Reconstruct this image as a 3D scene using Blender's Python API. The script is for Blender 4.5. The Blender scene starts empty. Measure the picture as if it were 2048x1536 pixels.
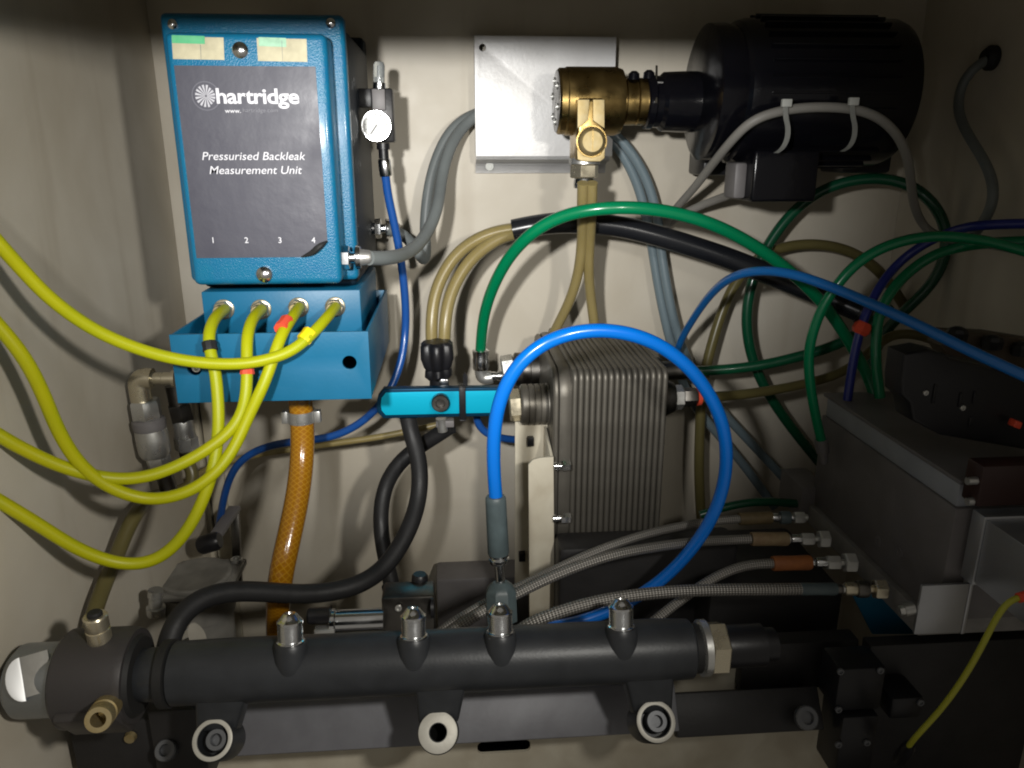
import bpy, bmesh, math, random
from mathutils import Vector as V, Matrix
random.seed(4)
SC = bpy.context.scene
COL = SC.collection
# ------------------------------------------------------------------ camera
F_PX, PW, PH = 1539.0, 2048, 1536
CAMZ = 1.40
PITCH, YAW = math.radians(16.8), math.radians(4.4)
C0 = V((0, 0, CAMZ))
FW = V((math.sin(YAW)*math.cos(PITCH), math.cos(YAW)*math.cos(PITCH), -math.sin(PITCH)))
RT = V((math.cos(YAW), -math.sin(YAW), 0))
UP = RT.cross(FW)
cam = bpy.data.objects.new('camera', bpy.data.cameras.new('camera'))
COL.objects.link(cam)
cam.data.sensor_width = 36
cam.data.lens = 36*F_PX/PW
cam.data.clip_start, cam.data.clip_end = 0.01, 50
m = Matrix((RT, UP, -FW)).transposed().to_4x4()
m.translation = C0
cam.matrix_world = m
SC.camera = cam
# ------------------------------------------------------------------ world, lamps, exposure
w = bpy.data.worlds.new('World'); SC.world = w; w.use_nodes = True
w.node_tree.nodes['Background'].inputs[0].default_value = (1.0, 0.93, 0.82, 1)
w.node_tree.nodes['Background'].inputs[1].default_value = 0.175
SC.view_settings.view_transform = 'Standard'; SC.view_settings.look = 'None'
SC.view_settings.exposure = 0; SC.view_settings.gamma = 1
def ray(px, py): return FW + RT*((px-PW/2)/F_PX) + UP*((PH/2-py)/F_PX)
def W(px, py, Y):
    d = ray(px, py); return C0 + d*(Y/d.y)
def onX(px, py, X):
    d = ray(px, py); return C0 + d*(X/d.x)
def onZ(px, py, Z):
    d = ray(px, py); return C0 + d*((Z-CAMZ)/d.z)
def R(wpx, p): return wpx/2*((p-C0).dot(FW))/F_PX
def torch(name, loc, aim, power, size, radius, col):
    l = bpy.data.lights.new(name, 'SPOT'); l.energy = power; l.spot_size = math.radians(size); l.spot_blend = 1.0
    l.shadow_soft_size = radius; l.color = col
    o = bpy.data.objects.new(name, l); COL.objects.link(o); o.location = loc
    o.rotation_euler = (V(aim)-V(loc)).to_track_quat('-Z', 'Y').to_euler()
torch('torch_lamp', (-0.115, -0.02, CAMZ+0.06), W(930, 370, 1.0), 33, 60, 0.016, (1.0, 0.985, 0.955))
torch('second_torch_lamp', (0.22, -0.02, CAMZ+0.08), W(300, 850, 1.0), 15, 82, 0.022, (1.0, 0.96, 0.88))
cy = SC.cycles
cy.use_denoising = True
cy.filter_width = 2.0
cy.max_bounces = 7; cy.diffuse_bounces = 3; cy.glossy_bounces = 4; cy.transmission_bounces = 6
cy.caustics_reflective = False; cy.caustics_refractive = False
cy.sample_clamp_indirect = 4.0

# ------------------------------------------------------------------ materials
def mat(name, col, rough=0.5, metal=0.0, bump=None, var=None, trans=0, sss=0, coat=0, spec=0.5, ior=1.45, pattern=None, rvar=None, streak=None):
    m = bpy.data.materials.new(name); m.use_nodes = True
    nt = m.node_tree; N = nt.nodes; L = nt.links
    b = N['Principled BSDF']; I = b.inputs
    c4 = (*col, 1)
    I['Base Color'].default_value = c4; I['Roughness'].default_value = rough; I['Metallic'].default_value = metal
    I['Transmission Weight'].default_value = trans; I['Coat Weight'].default_value = coat
    I['Coat Roughness'].default_value = 0.12
    I['Specular IOR Level'].default_value = spec; I['IOR'].default_value = ior
    if sss:
        I['Subsurface Weight'].default_value = sss; I['Subsurface Radius'].default_value = (0.006, 0.006, 0.002); I['Subsurface Scale'].default_value = 1
    tc = N.new('ShaderNodeTexCoord')
    def noise(scale, detail=4, dist=0):
        n = N.new('ShaderNodeTexNoise'); n.inputs['Scale'].default_value = scale; n.inputs['Detail'].default_value = detail
        n.inputs['Distortion'].default_value = dist
        L.new(tc.outputs['Object'], n.inputs['Vector']); return n.outputs['Fac']
    height = None
    if var:
        sc, amt, c2 = var[0], var[1], var[2] if len(var) > 2 else tuple(x*0.55 for x in col)
        r = N.new('ShaderNodeValToRGB'); r.color_ramp.elements[0].position = 0.5-amt/2; r.color_ramp.elements[1].position = 0.5+amt/2+0.02
        L.new(noise(sc, 6, 0.4), r.inputs[0])
        r.color_ramp.elements[0].color = (*c2, 1); r.color_ramp.elements[1].color = c4
        L.new(r.outputs[0], I['Base Color'])
    if streak:
        mp_ = N.new('ShaderNodeMapping'); mp_.inputs['Scale'].default_value = (26, 26, 3.2); L.new(tc.outputs['Object'], mp_.inputs[0])
        sn = N.new('ShaderNodeTexNoise'); sn.inputs['Scale'].default_value = 1.0; sn.inputs['Detail'].default_value = 7; L.new(mp_.outputs[0], sn.inputs['Vector'])
        sr = N.new('ShaderNodeMapRange'); sr.inputs[1].default_value = 0.56; sr.inputs[2].default_value = 0.78; sr.inputs[4].default_value = streak[0]; L.new(sn.outputs['Fac'], sr.inputs[0])
        sx = N.new('ShaderNodeMix'); sx.data_type = 'RGBA'; sx.inputs[7].default_value = (*streak[1], 1); L.new(sr.outputs[0], sx.inputs[0])
        src = I['Base Color'].links[0].from_socket; L.new(src, sx.inputs[6]); L.new(sx.outputs[2], I['Base Color'])
    if rvar:
        mr = N.new('ShaderNodeMapRange'); mr.inputs[3].default_value = rvar[1]; mr.inputs[4].default_value = rvar[2]
        mr.inputs[1].default_value = 0.3; mr.inputs[2].default_value = 0.7
        L.new(noise(rvar[0], 5), mr.inputs[0]); L.new(mr.outputs[0], I['Roughness'])
    def M(op, a, bb=None):
        n = N.new('ShaderNodeMath'); n.operation = op
        for i, x in enumerate((a, bb)):
            if x is None: continue
            if isinstance(x, (int, float)): n.inputs[i].default_value = x
            else: L.new(x, n.inputs[i])
        return n.outputs[0]
    if pattern:
        kind, ku, nv, col2, strength = pattern
        uv = N.new('ShaderNodeUVMap'); s = N.new('ShaderNodeSeparateXYZ'); L.new(uv.outputs[0], s.inputs[0])
        u = M('MULTIPLY', s.outputs[0], ku*2*math.pi); v = M('MULTIPLY', s.outputs[1], nv*2*math.pi)
        a = M('SINE', M('ADD', u, v)); c = M('SINE', M('SUBTRACT', u, v))
        if kind == 'braid': h = M('ADD', M('MULTIPLY', M('MULTIPLY', a, c), 0.5), 0.5)
        elif kind == 'spiral': h = M('ADD', M('MULTIPLY', a, 0.5), 0.5)
        elif kind == 'ring': h = M('ADD', M('MULTIPLY', M('SINE', u), 0.5), 0.5)
        else: h = M('POWER', M('ADD', M('MULTIPLY', M('MAXIMUM', a, c), 0.5), 0.5), 11.0)
        mx = N.new('ShaderNodeMix'); mx.data_type = 'RGBA'; L.new(h, mx.inputs[0])
        mx.inputs[6].default_value = c4; mx.inputs[7].default_value = (*col2, 1)
        L.new(mx.outputs[2], I['Base Color'])
        height = (h, strength, 0.0006)
    if bump:
        height = (noise(bump[0], 5), bump[1], bump[2] if len(bump) > 2 else 0.0008)
    if height:
        bp = N.new('ShaderNodeBump'); bp.inputs['Strength'].default_value = height[1]; bp.inputs['Distance'].default_value = height[2]
        L.new(height[0], bp.inputs['Height']); L.new(bp.outputs[0], I['Normal'])
    return m
WALL = mat('cream_wall_paint', (0.65, 0.605, 0.515), 0.5, bump=(420, 0.12), var=(6, 0.40, (0.50, 0.45, 0.36)), rvar=(14, 0.4, 0.62), streak=(0.32, (0.33, 0.27, 0.19)))
CREAM = mat('cream_bracket_paint', (0.64, 0.60, 0.49), 0.4, bump=(300, 0.08), var=(25, 0.35, (0.5, 0.45, 0.35)))
SHEET = mat('white_sheet_metal', (0.80, 0.80, 0.80), 0.40, 0.12, bump=(260, 0.22), var=(14, 0.5, (0.58, 0.57, 0.56)))
TEAL = mat('blue_textured_paint', (0.005, 0.14, 0.25), 0.33, bump=(700, 0.55, 0.001), var=(60, 0.5, (0.006, 0.12, 0.25)), coat=0.25)
TEALP = mat('blue_plain_paint', (0.003, 0.115, 0.225), 0.42, bump=(350, 0.1), var=(20, 0.5, (0.007, 0.135, 0.27)))
NAVY = mat('dark_blue_black_paint', (0.004, 0.012, 0.022), 0.5, bump=(500, 0.3), spec=0.3)
FACE = mat('grey_faceplate_film', (0.050, 0.050, 0.068), 0.42, bump=(40, 0.25, 0.002), rvar=(30, 0.34, 0.55))
INK = mat('white_print', (0.60, 0.60, 0.64), 0.5)
INKD = mat('grey_print', (0.19, 0.19, 0.22), 0.5)
CREAMST = mat('aged_cream_sticker', (0.50, 0.46, 0.31), 0.6, var=(90, 0.4, (0.36, 0.33, 0.22)))
GREENST = mat('green_sticker', (0.05, 0.38, 0.16), 0.5, var=(120, 0.5, (0.12, 0.45, 0.22)))
MINTST = mat('mint_sticker', (0.35, 0.62, 0.42), 0.5, var=(120, 0.5))
CHROME = mat('chrome', (0.72, 0.73, 0.74), 0.14, 1, rvar=(60, 0.09, 0.26))
STEEL = mat('zinc_steel', (0.56, 0.56, 0.54), 0.34, .8, bump=(300, 0.1), rvar=(80, 0.22, 0.45))
DSTEEL = mat('dark_steel', (0.19, 0.18, 0.165), 0.36, 1, bump=(250, 0.12), var=(30, 0.5), rvar=(60, 0.28, 0.5))
COOLER = mat('cooler_steel', (0.17, 0.158, 0.136), 0.42, .6, bump=(160, 0.15), var=(22, 0.5, (0.15, 0.14, 0.12)), rvar=(40, 0.36, 0.55))
BRASS = mat('brass', (0.40, 0.285, 0.115), 0.3, 1, bump=(200, 0.12), var=(40, 0.4, (0.25, 0.17, 0.06)), rvar=(50, 0.22, 0.45))
PBRASS = mat('pale_brass', (0.47, 0.395, 0.235), 0.55, 0.85, bump=(220, 0.2), var=(60, 0.4, (0.40, 0.3, 0.13)))
NICKEL = mat('nickel_brass', (0.62, 0.56, 0.42), 0.32, .85, rvar=(90, 0.2, 0.4))
BLACKP = mat('black_plastic', (0.010, 0.010, 0.012), 0.38, bump=(350, 0.12))
MATTEB = mat('matte_black', (0.012, 0.012, 0.012), 0.65, bump=(300, 0.2))
MOTOR = mat('black_gloss_paint', (0.004, 0.004, 0.006), 0.19, bump=(70, 0.4, 0.001), spec=0.4)
RUBBER = mat('black_rubber_hose', (0.016, 0.016, 0.017), 0.5, bump=(300, 0.2), rvar=(40, 0.38, 0.6))
SHEATH = mat('spiral_black_sheath', (0.010, 0.011, 0.014), 0.26, pattern=('ring', 0.55, 0, (0.014, 0.015, 0.018), 0.7))
GREYC = mat('grey_cable_sheath', (0.19, 0.21, 0.21), 0.45, bump=(200, 0.1), var=(20, 0.6, (0.14, 0.155, 0.155)))
BEIGEC = mat('pale_grey_cable_sheath', (0.24, 0.23, 0.21), 0.5, bump=(200, 0.1))
BLUEGREY = mat('blue_grey_hose', (0.16, 0.21, 0.235), 0.25, bump=(100, 0.1), coat=0.3)
YELLOW = mat('yellow_green_tube', (0.66, 0.64, 0.005), 0.42, trans=0.32, sss=0.25, spec=0.3, var=(14, 0.5, (0.50, 0.57, 0.008)))
BEIGE = mat('amber_beige_tube', (0.40, 0.325, 0.145), 0.3, trans=0.3, sss=0.2, var=(18, 0.5, (0.33, 0.26, 0.10)))
OLIVE = mat('olive_tube', (0.17, 0.145, 0.055), 0.32, trans=0.15, var=(18, 0.5, (0.13, 0.11, 0.04)))
GREEN = mat('green_hose', (0.0, 0.21, 0.085), 0.26, bump=(60, 0.1), coat=0.3, var=(9, 0.6, (0.0, 0.17, 0.065)))
DGREEN = mat('dark_green_hose', (0.004, 0.085, 0.035), 0.25, coat=0.3, var=(9, 0.6, (0.004, 0.06, 0.03)))
BLUEH = mat('bright_blue_hose', (0.0, 0.15, 0.62), 0.25, bump=(60, 0.08), coat=0.3, var=(9, 0.6, (0.0, 0.13, 0.55)))
BLUET = mat('blue_pneumatic_tube', (0.012, 0.085, 0.34), 0.28, coat=0.2, var=(12, 0.6, (0.012, 0.07, 0.28)))
BLUEM = mat('mid_blue_tube', (0.008, 0.13, 0.42), 0.3, coat=0.2)
INDIGO = mat('indigo_tube', (0.022, 0.032, 0.23), 0.3, coat=0.2)
ANOD = mat('blue_anodised_aluminium', (0.0, 0.48, 0.72), 0.4, 0.35, bump=(500, 0.08))
ANODD = mat('shaded_blue_anodised', (0.0, 0.04, 0.09), 0.4, 0.5)  # chamfered rim of the blue bar, its shade put into a darker blue
AMBER = mat('amber_braided_hose', (0.33, 0.135, 0.004), 0.2, coat=0.6, pattern=('thread', 13, 10, (0.47, 0.235, 0.015), 0.07))
BRAID = mat('steel_braid', (0.045, 0.043, 0.04), 0.4, 0.6, pattern=('braid', 6, 8, (0.42, 0.40, 0.37), 0.9))
SLEEVE = mat('grey_crimp_sleeve', (0.10, 0.135, 0.145), 0.45, bump=(300, 0.15), var=(50, 0.5))
TAGB = mat('aged_beige_tag', (0.30, 0.23, 0.13), 0.6, var=(90, 0.4, (0.20, 0.13, 0.07)))
TAGO = mat('olive_tag', (0.17, 0.125, 0.06), 0.6, var=(90, 0.4))
TAGR = mat('rust_tag', (0.36, 0.125, 0.035), 0.6, var=(90, 0.4, (0.24, 0.08, 0.025)))
RED = mat('red_orange_plastic', (0.75, 0.085, 0.04), 0.4)
YTAG = mat('yellow_plastic', (0.80, 0.60, 0.01), 0.4)
RAILM = mat('rail_grey_paint', (0.035, 0.038, 0.043), 0.40, 0.1, bump=(420, 0.12), var=(40, 0.5, (0.021, 0.023, 0.026)))
BEAM = mat('grey_beam_paint', (0.175, 0.178, 0.195), 0.5, 0.1, bump=(250, 0.15), var=(30, 0.4, (0.13, 0.13, 0.145)))
MACH = mat('machined_pale_face', (0.55, 0.54, 0.49), 0.5, 0.25, bump=(300, 0.15), var=(60, 0.4, (0.45, 0.43, 0.38)))
ALU = mat('machined_aluminium', (0.50, 0.51, 0.53), 0.38, 0.8, bump=(500, 0.1), var=(20, 0.5, (0.42, 0.43, 0.45)))
BLOCK = mat('dark_block_steel', (0.20, 0.192, 0.195), 0.5, 0.1, bump=(200, 0.15), var=(20, 0.6, (0.13, 0.12, 0.12)))
ZINC = mat('pale_zinc', (0.55, 0.55, 0.53), 0.42, 0.5, bump=(300, 0.1))
CAN = mat('brushed_can_steel', (0.30, 0.32, 0.34), 0.36, 0.9, bump=(300, 0.15), rvar=(60, 0.3, 0.5))
CAST = mat('cast_grey_metal', (0.30, 0.29, 0.265), 0.5, 0.15, bump=(250, 0.2), var=(40, 0.5))
COLLAR = mat('collar_grey_brown', (0.050, 0.046, 0.046), 0.45, 0.2, bump=(300, 0.15))
BOLT = mat('dull_bolt_steel', (0.16, 0.165, 0.175), 0.5, 0.6, bump=(300, 0.15))
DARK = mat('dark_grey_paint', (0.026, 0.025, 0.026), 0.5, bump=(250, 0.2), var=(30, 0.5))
FLOORM = mat('dark_floor_paint', (0.10, 0.09, 0.075), 0.6, var=(20, 0.6, (0.05, 0.045, 0.04)), bump=(100, 0.2))
WHITE = mat('white_dial', (0.62, 0.63, 0.62), 0.4)
CLEAR = mat('clear_plastic_cap', (0.85, 0.9, 0.9), 0.08, trans=0.75, ior=1.45)
HOLE = mat('painted_hole_dark', (0.003, 0.003, 0.003), 0.9, spec=0.1)  # near-black colour stands in for the dark inside openings
NATZ = mat('natural_nylon', (0.48, 0.49, 0.46), 0.4)

# ------------------------------------------------------------------ object helpers
WL = {}
def thing(name, label, cat, loc, group=None):
    o = bpy.data.objects.new(name, None); COL.objects.link(o); o.location = loc; o.empty_display_size = 0.02
    o['label'] = label; o['category'] = cat
    if group: o['group'] = group
    WL[o.name] = V(loc); return o
def sharpen(bm, ang=33):
    lim = math.radians(ang)
    for f in bm.faces: f.smooth = True
    for e in bm.edges:
        if len(e.link_faces) == 2:
            try: e.smooth = e.calc_face_angle() < lim
            except ValueError: e.smooth = True
def part(name, bm, mt, parent=None, ang=33, label=None):
    bmesh.ops.recalc_face_normals(bm, faces=bm.faces)
    sharpen(bm, ang)
    lo = V((1e9,)*3); hi = V((-1e9,)*3)
    for v in bm.verts:
        for i in range(3): lo[i] = min(lo[i], v.co[i]); hi[i] = max(hi[i], v.co[i])
    c = (lo+hi)/2
    for v in bm.verts: v.co -= c
    me = bpy.data.meshes.new(name); bm.to_mesh(me); bm.free(); me.materials.append(mt)
    o = bpy.data.objects.new(name, me); COL.objects.link(o)
    if parent is not None:
        o.parent = parent; o.location = c - WL[parent.name]
    else: o.location = c
    WL[o.name] = c
    if label: o['label'] = label
    return o
def tag(o, label, cat, group=None):
    o['label'] = label; o['category'] = cat
    if group: o['group'] = group
    return o
def struct(o): o['kind'] = 'structure'; return o
def dup(o, off, parent):
    c = o.copy(); COL.objects.link(c); c.parent = parent; c.location = WL[o.name]+V(off)-WL[parent.name]; WL[c.name] = WL[o.name]+V(off)
    return c
def merge(bm, t):
    me = bpy.data.meshes.new('t'); t.to_mesh(me); t.free(); bm.from_mesh(me); bpy.data.meshes.remove(me)
def B(): return bmesh.new()
def hexa(bm, p, bevel=0, seg=2):
    """box from 8 corners: p[0..3] near face, p[4..7] far face"""
    t = bmesh.new(); v = [t.verts.new(x) for x in p]
    for f in ((0,1,2,3),(4,5,6,7),(0,1,5,4),(1,2,6,5),(2,3,7,6),(3,0,4,7)): t.faces.new([v[i] for i in f])
    bmesh.ops.recalc_face_normals(t, faces=t.faces)
    if bevel: bmesh.ops.bevel(t, geom=t.edges[:], offset=bevel, segments=seg, affect='EDGES', profile=0.5)
    merge(bm, t); return bm
def box(bm, x0, x1, y0, y1, z0, z1, bevel=0.001, seg=2):
    return hexa(bm, [(x0,y0,z0),(x1,y0,z0),(x1,y0,z1),(x0,y0,z1),(x0,y1,z0),(x1,y1,z0),(x1,y1,z1),(x0,y1,z1)], bevel, seg)
def obox(bm, c, ax, ay, az, bevel=0.001, seg=2):
    c, ax, ay, az = V(c), V(ax), V(ay), V(az)
    s = [(-1,-1),(1,-1),(1,1),(-1,1)]
    return hexa(bm, [c+ax*a-ay+az*b for a, b in s]+[c+ax*a+ay+az*b for a, b in s], bevel, seg)
def frame(d):
    d = V(d).normalized(); a = V((0,0,1)) if abs(d.z) < 0.9 else V((1,0,0))
    u = d.cross(a).normalized(); return d, u, d.cross(u).normalized()
def lathe(bm, A, Bp, prof, n=28, metres=False, phase=0.0, caps=True):
    """prof: (t along A->B, width in photo pixels, or radius in metres)"""
    A, Bp = V(A), V(Bp); d, u, v = frame(Bp-A); L = (Bp-A)
    t = bmesh.new(); rings = []
    for q, wd in prof:
        c = A+L*q; r = wd if metres else R(wd, A+L*min(max(q, 0), 1))
        rings.append([t.verts.new(c+u*(r*math.cos(phase+2*math.pi*k/n))+v*(r*math.sin(phase+2*math.pi*k/n))) for k in range(n)])
    for a, b in zip(rings, rings[1:]):
        for k in range(n): t.faces.new((a[k], a[(k+1) % n], b[(k+1) % n], b[k]))
    if caps: t.faces.new(rings[0][::-1]); t.faces.new(rings[-1])
    bmesh.ops.recalc_face_normals(t, faces=t.faces)
    merge(bm, t); return bm
def hexn(bm, A, Bp, wd, phase=0.3, metres=False):
    lathe(bm, A, Bp, [(0, wd*0.9), (0.1, wd), (0.9, wd), (1, wd*0.9)], 6, metres, phase); return bm
def spline(pts, steps=7):
    P = [V(p) for p in pts]; P = [P[0]*2-P[1]]+P+[P[-1]*2-P[-2]]; out = []
    for i in range(1, len(P)-2):
        p0, p1, p2, p3 = P[i-1:i+3]
        t0 = 0; t1 = t0+max((p1-p0).length, 1e-6)**.5; t2 = t1+max((p2-p1).length, 1e-6)**.5; t3 = t2+max((p3-p2).length, 1e-6)**.5
        for s in range(steps):
            t = t1+(t2-t1)*s/steps
            a1 = p0*((t1-t)/(t1-t0))+p1*((t-t0)/(t1-t0)); a2 = p1*((t2-t)/(t2-t1))+p2*((t-t1)/(t2-t1)); a3 = p2*((t3-t)/(t3-t2))+p3*((t-t2)/(t3-t2))
            b1 = a1*((t2-t)/(t2-t0))+a2*((t-t0)/(t2-t0)); b2 = a2*((t3-t)/(t3-t1))+a3*((t-t1)/(t3-t1))
            out.append(b1*((t2-t)/(t2-t1))+b2*((t-t1)/(t2-t1)))
    out.append(P[-2]); return out
def smooth_path(q, it=10):
    q = [p.copy() for p in q]
    for _ in range(it):
        q = [q[0]]+[(q[i-1]+q[i]*2+q[i+1])/4 for i in range(1, len(q)-1)]+[q[-1]]
    return q
def tube(bm, pts, r, n=14, steps=7, raw=False, rfun=None, smooth=10):
    q = pts if raw else smooth_path(spline(pts, steps), smooth)
    uvl = bm.loops.layers.uv.verify()
    T = [(q[min(i+1, len(q)-1)]-q[max(i-1, 0)]).normalized() for i in range(len(q))]
    _, u, _ = frame(T[0]); rings = []; us = []; s = 0
    for i, p in enumerate(q):
        if i: s += (p-q[i-1]).length
        u = (u-T[i]*u.dot(T[i])).normalized(); v = T[i].cross(u)
        rr = r*(rfun(i/(len(q)-1)) if rfun else 1)
        rings.append([bm.verts.new(p+u*(rr*math.cos(2*math.pi*k/n))+v*(rr*math.sin(2*math.pi*k/n))) for k in range(n)]); us.append(s/(2*math.pi*r))
    for i in range(len(q)-1):
        for k in range(n):
            f = bm.faces.new((rings[i][k], rings[i][(k+1) % n], rings[i+1][(k+1) % n], rings[i+1][k]))
            for l, (a, b) in zip(f.loops, ((us[i], k/n), (us[i], (k+1)/n), (us[i+1], (k+1)/n), (us[i+1], k/n))): l[uvl].uv = (a, b)
    bm.faces.new(rings[0][::-1]); bm.faces.new(rings[-1])
    return bm
def px3(pts):
    """(px, py, Y) control points; Y missing = interpolated"""
    ys = [p[2] if len(p) > 2 else None for p in pts]; known = [i for i, y in enumerate(ys) if y is not None]
    for i in range(len(ys)):
        if ys[i] is None:
            a = max([k for k in known if k < i], default=known[0]); b = min([k for k in known if k > i], default=known[-1])
            ys[i] = ys[a] if a == b else ys[a]+(ys[b]-ys[a])*(i-a)/(b-a)
    return [W(p[0], p[1], y) for p, y in zip(pts, ys)]
def hose(name, pts, wd, mt, parent=None, at=None, n=14, smooth=10, rfun=None):
    P = px3(pts); r = R(wd, P[len(P)//2 if at is None else at])
    return part(name, tube(B(), P, r, n=n, smooth=smooth, rfun=rfun), mt, parent, ang=60)
def plate(outline, holes, O, ux, uy, th, bevel=0.0):
    """filled plate with real holes; 2D outline and holes (lists of points), extruded th along -normal"""
    cu = bpy.data.curves.new('t', 'CURVE'); cu.dimensions = '2D'; cu.fill_mode = 'BOTH'; cu.extrude = th/2; cu.bevel_depth = bevel
    for pl in [outline]+holes:
        s = cu.splines.new('POLY'); s.points.add(len(pl)-1); s.use_cyclic_u = True
        for p, q in zip(s.points, pl): p.co = (q[0], q[1], 0, 1)
    return curve_bm(cu, O, ux, uy, th/2)
def curve_bm(cu, O, ux, uy, zoff=0):
    o = bpy.data.objects.new('t', cu); COL.objects.link(o)
    dg = bpy.context.evaluated_depsgraph_get(); me = bpy.data.meshes.new_from_object(o.evaluated_get(dg))
    bpy.data.objects.remove(o); bpy.data.curves.remove(cu)
    bm = bmesh.new(); bm.from_mesh(me); bpy.data.meshes.remove(me)
    ux, uy = V(ux), V(uy); uz = ux.normalized().cross(uy.normalized())
    for v in bm.verts:
        c = v.co.copy(); v.co = V(O)+ux*c.x+uy*c.y+uz*(c.z-zoff)
    bmesh.ops.remove_doubles(bm, verts=bm.verts, dist=1e-6)
    return bm
def circ(cx, cy, r, n=28): return [(cx+r*math.cos(2*math.pi*k/n), cy+r*math.sin(2*math.pi*k/n)) for k in range(n)]
def rrect(x0, x1, y0, y1, r, n=5):
    out = []
    for cx, cy, a in ((x1-r, y1-r, 0), (x0+r, y1-r, 90), (x0+r, y0+r, 180), (x1-r, y0+r, 270)):
        for k in range(n+1):
            t = math.radians(a+90*k/n); out.append((cx+r*math.cos(t), cy+r*math.sin(t)))
    return out
def text(name, s, px, py, hpx, Y, mt, parent, bold=0, shear=0, align='CENTER', xs=1.0, spacing=1.0):
    cu = bpy.data.curves.new('t', 'FONT'); cu.body = s; cu.align_x = align; cu.align_y = 'CENTER'
    cu.size = 1; cu.extrude = 0.0; cu.offset = bold; cu.shear = shear; cu.space_character = spacing; cu.resolution_u = 4
    p = W(px, py, Y); k = R(hpx, p)*2
    bm = curve_bm(cu, p, (k*xs, 0, 0), (0, 0, k))
    return part(name, bm, mt, parent)
def bolt_head(bm, c, d, r, h, socket=True):
    d = V(d).normalized(); c = V(c)
    if socket: lathe(bm, c, c+d*h, [(0, r), (0.85, r), (1, r*0.9), (1, r*0.55), (0.45, r*0.5), (0.45, 0.0001)], 24, True)
    else: lathe(bm, c, c+d*h, [(0, r), (0.5, r*0.95), (0.85, r*0.6), (1, r*0.15)], 20, True)
    return bm
X1 = (1, 0, 0); Z1 = (0, 0, 1); TOCAM = V((0, -0.78, 0.62)).normalized()

# ------------------------------------------------------------------ cabinet: walls, floor, roof
XL = W(330, 305, 1.0).x; XR = W(1812, 305, 1.0).x
ZF, ZR = CAMZ-0.74, CAMZ+0.26
struct(part('back_wall', box(B(), XL-0.004, XR+0.004, 1.0, 1.004, ZF, ZR, 0), WALL))
q0, q1 = W(384, 900, .986), W(404, 900, .986); q2 = W(440, 900, .99)
zt0 = W(400, 780, .986).z
trim = struct(part('corner_trim', box(B(), q0.x, q1.x, .984, .9997, ZF, zt0, .002), CREAM))
part('trim_strip', box(B(), q1.x+.002, q2.x, .992, .9997, ZF, zt0-.016, .0012), CREAM, trim)
struct(part('left_wall', box(B(), XL-0.004, XL, 0.30, 0.9995, ZF, ZR, 0), WALL))
yg = onX(1982, 112, XR)
struct(part('right_wall', box(B(), XR, XR+0.004, 0.30, 0.9995, ZF, ZR, 0), WALL))
struct(part('floor', box(B(), XL-0.004, XR+0.004, 0.30, 1.004, ZF-0.006, ZF-0.0005, 0), FLOORM))
zs = W(900, 106, 1.0).z
zlip = CAMZ+0.06+(zs-CAMZ-0.06)*(0.46/1.02)
struct(part('ceiling', box(B(), XL-0.004, XR+0.004, 0.441, 1.004, ZR+0.0005, ZR+0.005, 0), WALL))
struct(part('ceiling_lip', box(B(), XL-0.004, XR+0.004, 0.436, 0.440, zlip, ZR+0.005, 0.0008), WALL))
# ------------------------------------------------------------------ sill, beam under the rail
ys = 0.615
bm = plate([(-0.55, -0.20), (0.42, -0.20), (0.42, 0.10), (-0.55, 0.10)], [rrect(0, R(106, W(1008, 1498, ys))*2, 0, R(29, W(1008, 1498, ys))*2, 0.005)],
           W(955, 1509, ys), X1, Z1, 0.003)
sill = part('front_sill', bm, CREAM)
sill['kind'] = 'structure'
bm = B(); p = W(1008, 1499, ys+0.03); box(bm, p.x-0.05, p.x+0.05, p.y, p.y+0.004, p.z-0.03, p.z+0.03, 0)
tag(part('slot_backing', bm, HOLE), 'black panel standing in for the dark behind the slot in the cream sill', 'recess')  # solid panel painted black in place of the slot's inner shade

BN = V((0, -0.80, 0.60)); BU = V((0, 0.60, 0.80))      # beam face normal, up along the face
def beam(name, label, x0, x1, pt, pb, Y, mt, holes=()):
    pm = (V(pt)+V(pb))/2
    h = (V(pt)-V(pb)).dot(BU)/2
    th = thing(name, label, 'beam', (pm.x, pm.y, pm.z))
    bm = B(); c = V(((x0+x1)/2, pm.y, pm.z))-BN*0.006
    obox(bm, c, ((x1-x0)/2, 0, 0), -BN*0.006, BU*h, 0.0015)
    part('beam_face', bm, mt, th)
    bm = B(); obox(bm, c-BN*0.026+BU*(h-0.004), ((x1-x0)/2-0.001, 0, 0), -BN*0.0195, BU*0.003, 0.0008)
    part('beam_flange', bm, mt, th)
    return th
yb = 0.560
bt, bb = W(920, 1385, yb+0.02), W(920, 1490, yb-0.022)
xa, xb = W(470, 1450, yb).x, W(1352, 1430, yb).x
beam('mounting_beam', 'long grey steel beam behind the rail feet, above the cream sill', xa, xb, bt, bb, yb, BEAM)
bt2, bb2 = W(1500, 1378, yb+0.026), W(1500, 1470, yb-0.01)
bx = beam('dark_beam', 'dark grey beam carrying on to the right of the rail, with one socket bolt', W(1356, 1430, yb).x, W(1650, 1430, yb).x, bt2, bb2, yb, DARK)
bm = B(); bolt_head(bm, W(1610, 1435, yb-0.004), BN, 0.0105, 0.006); part('bolt', bm, BOLT, bx)

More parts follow.
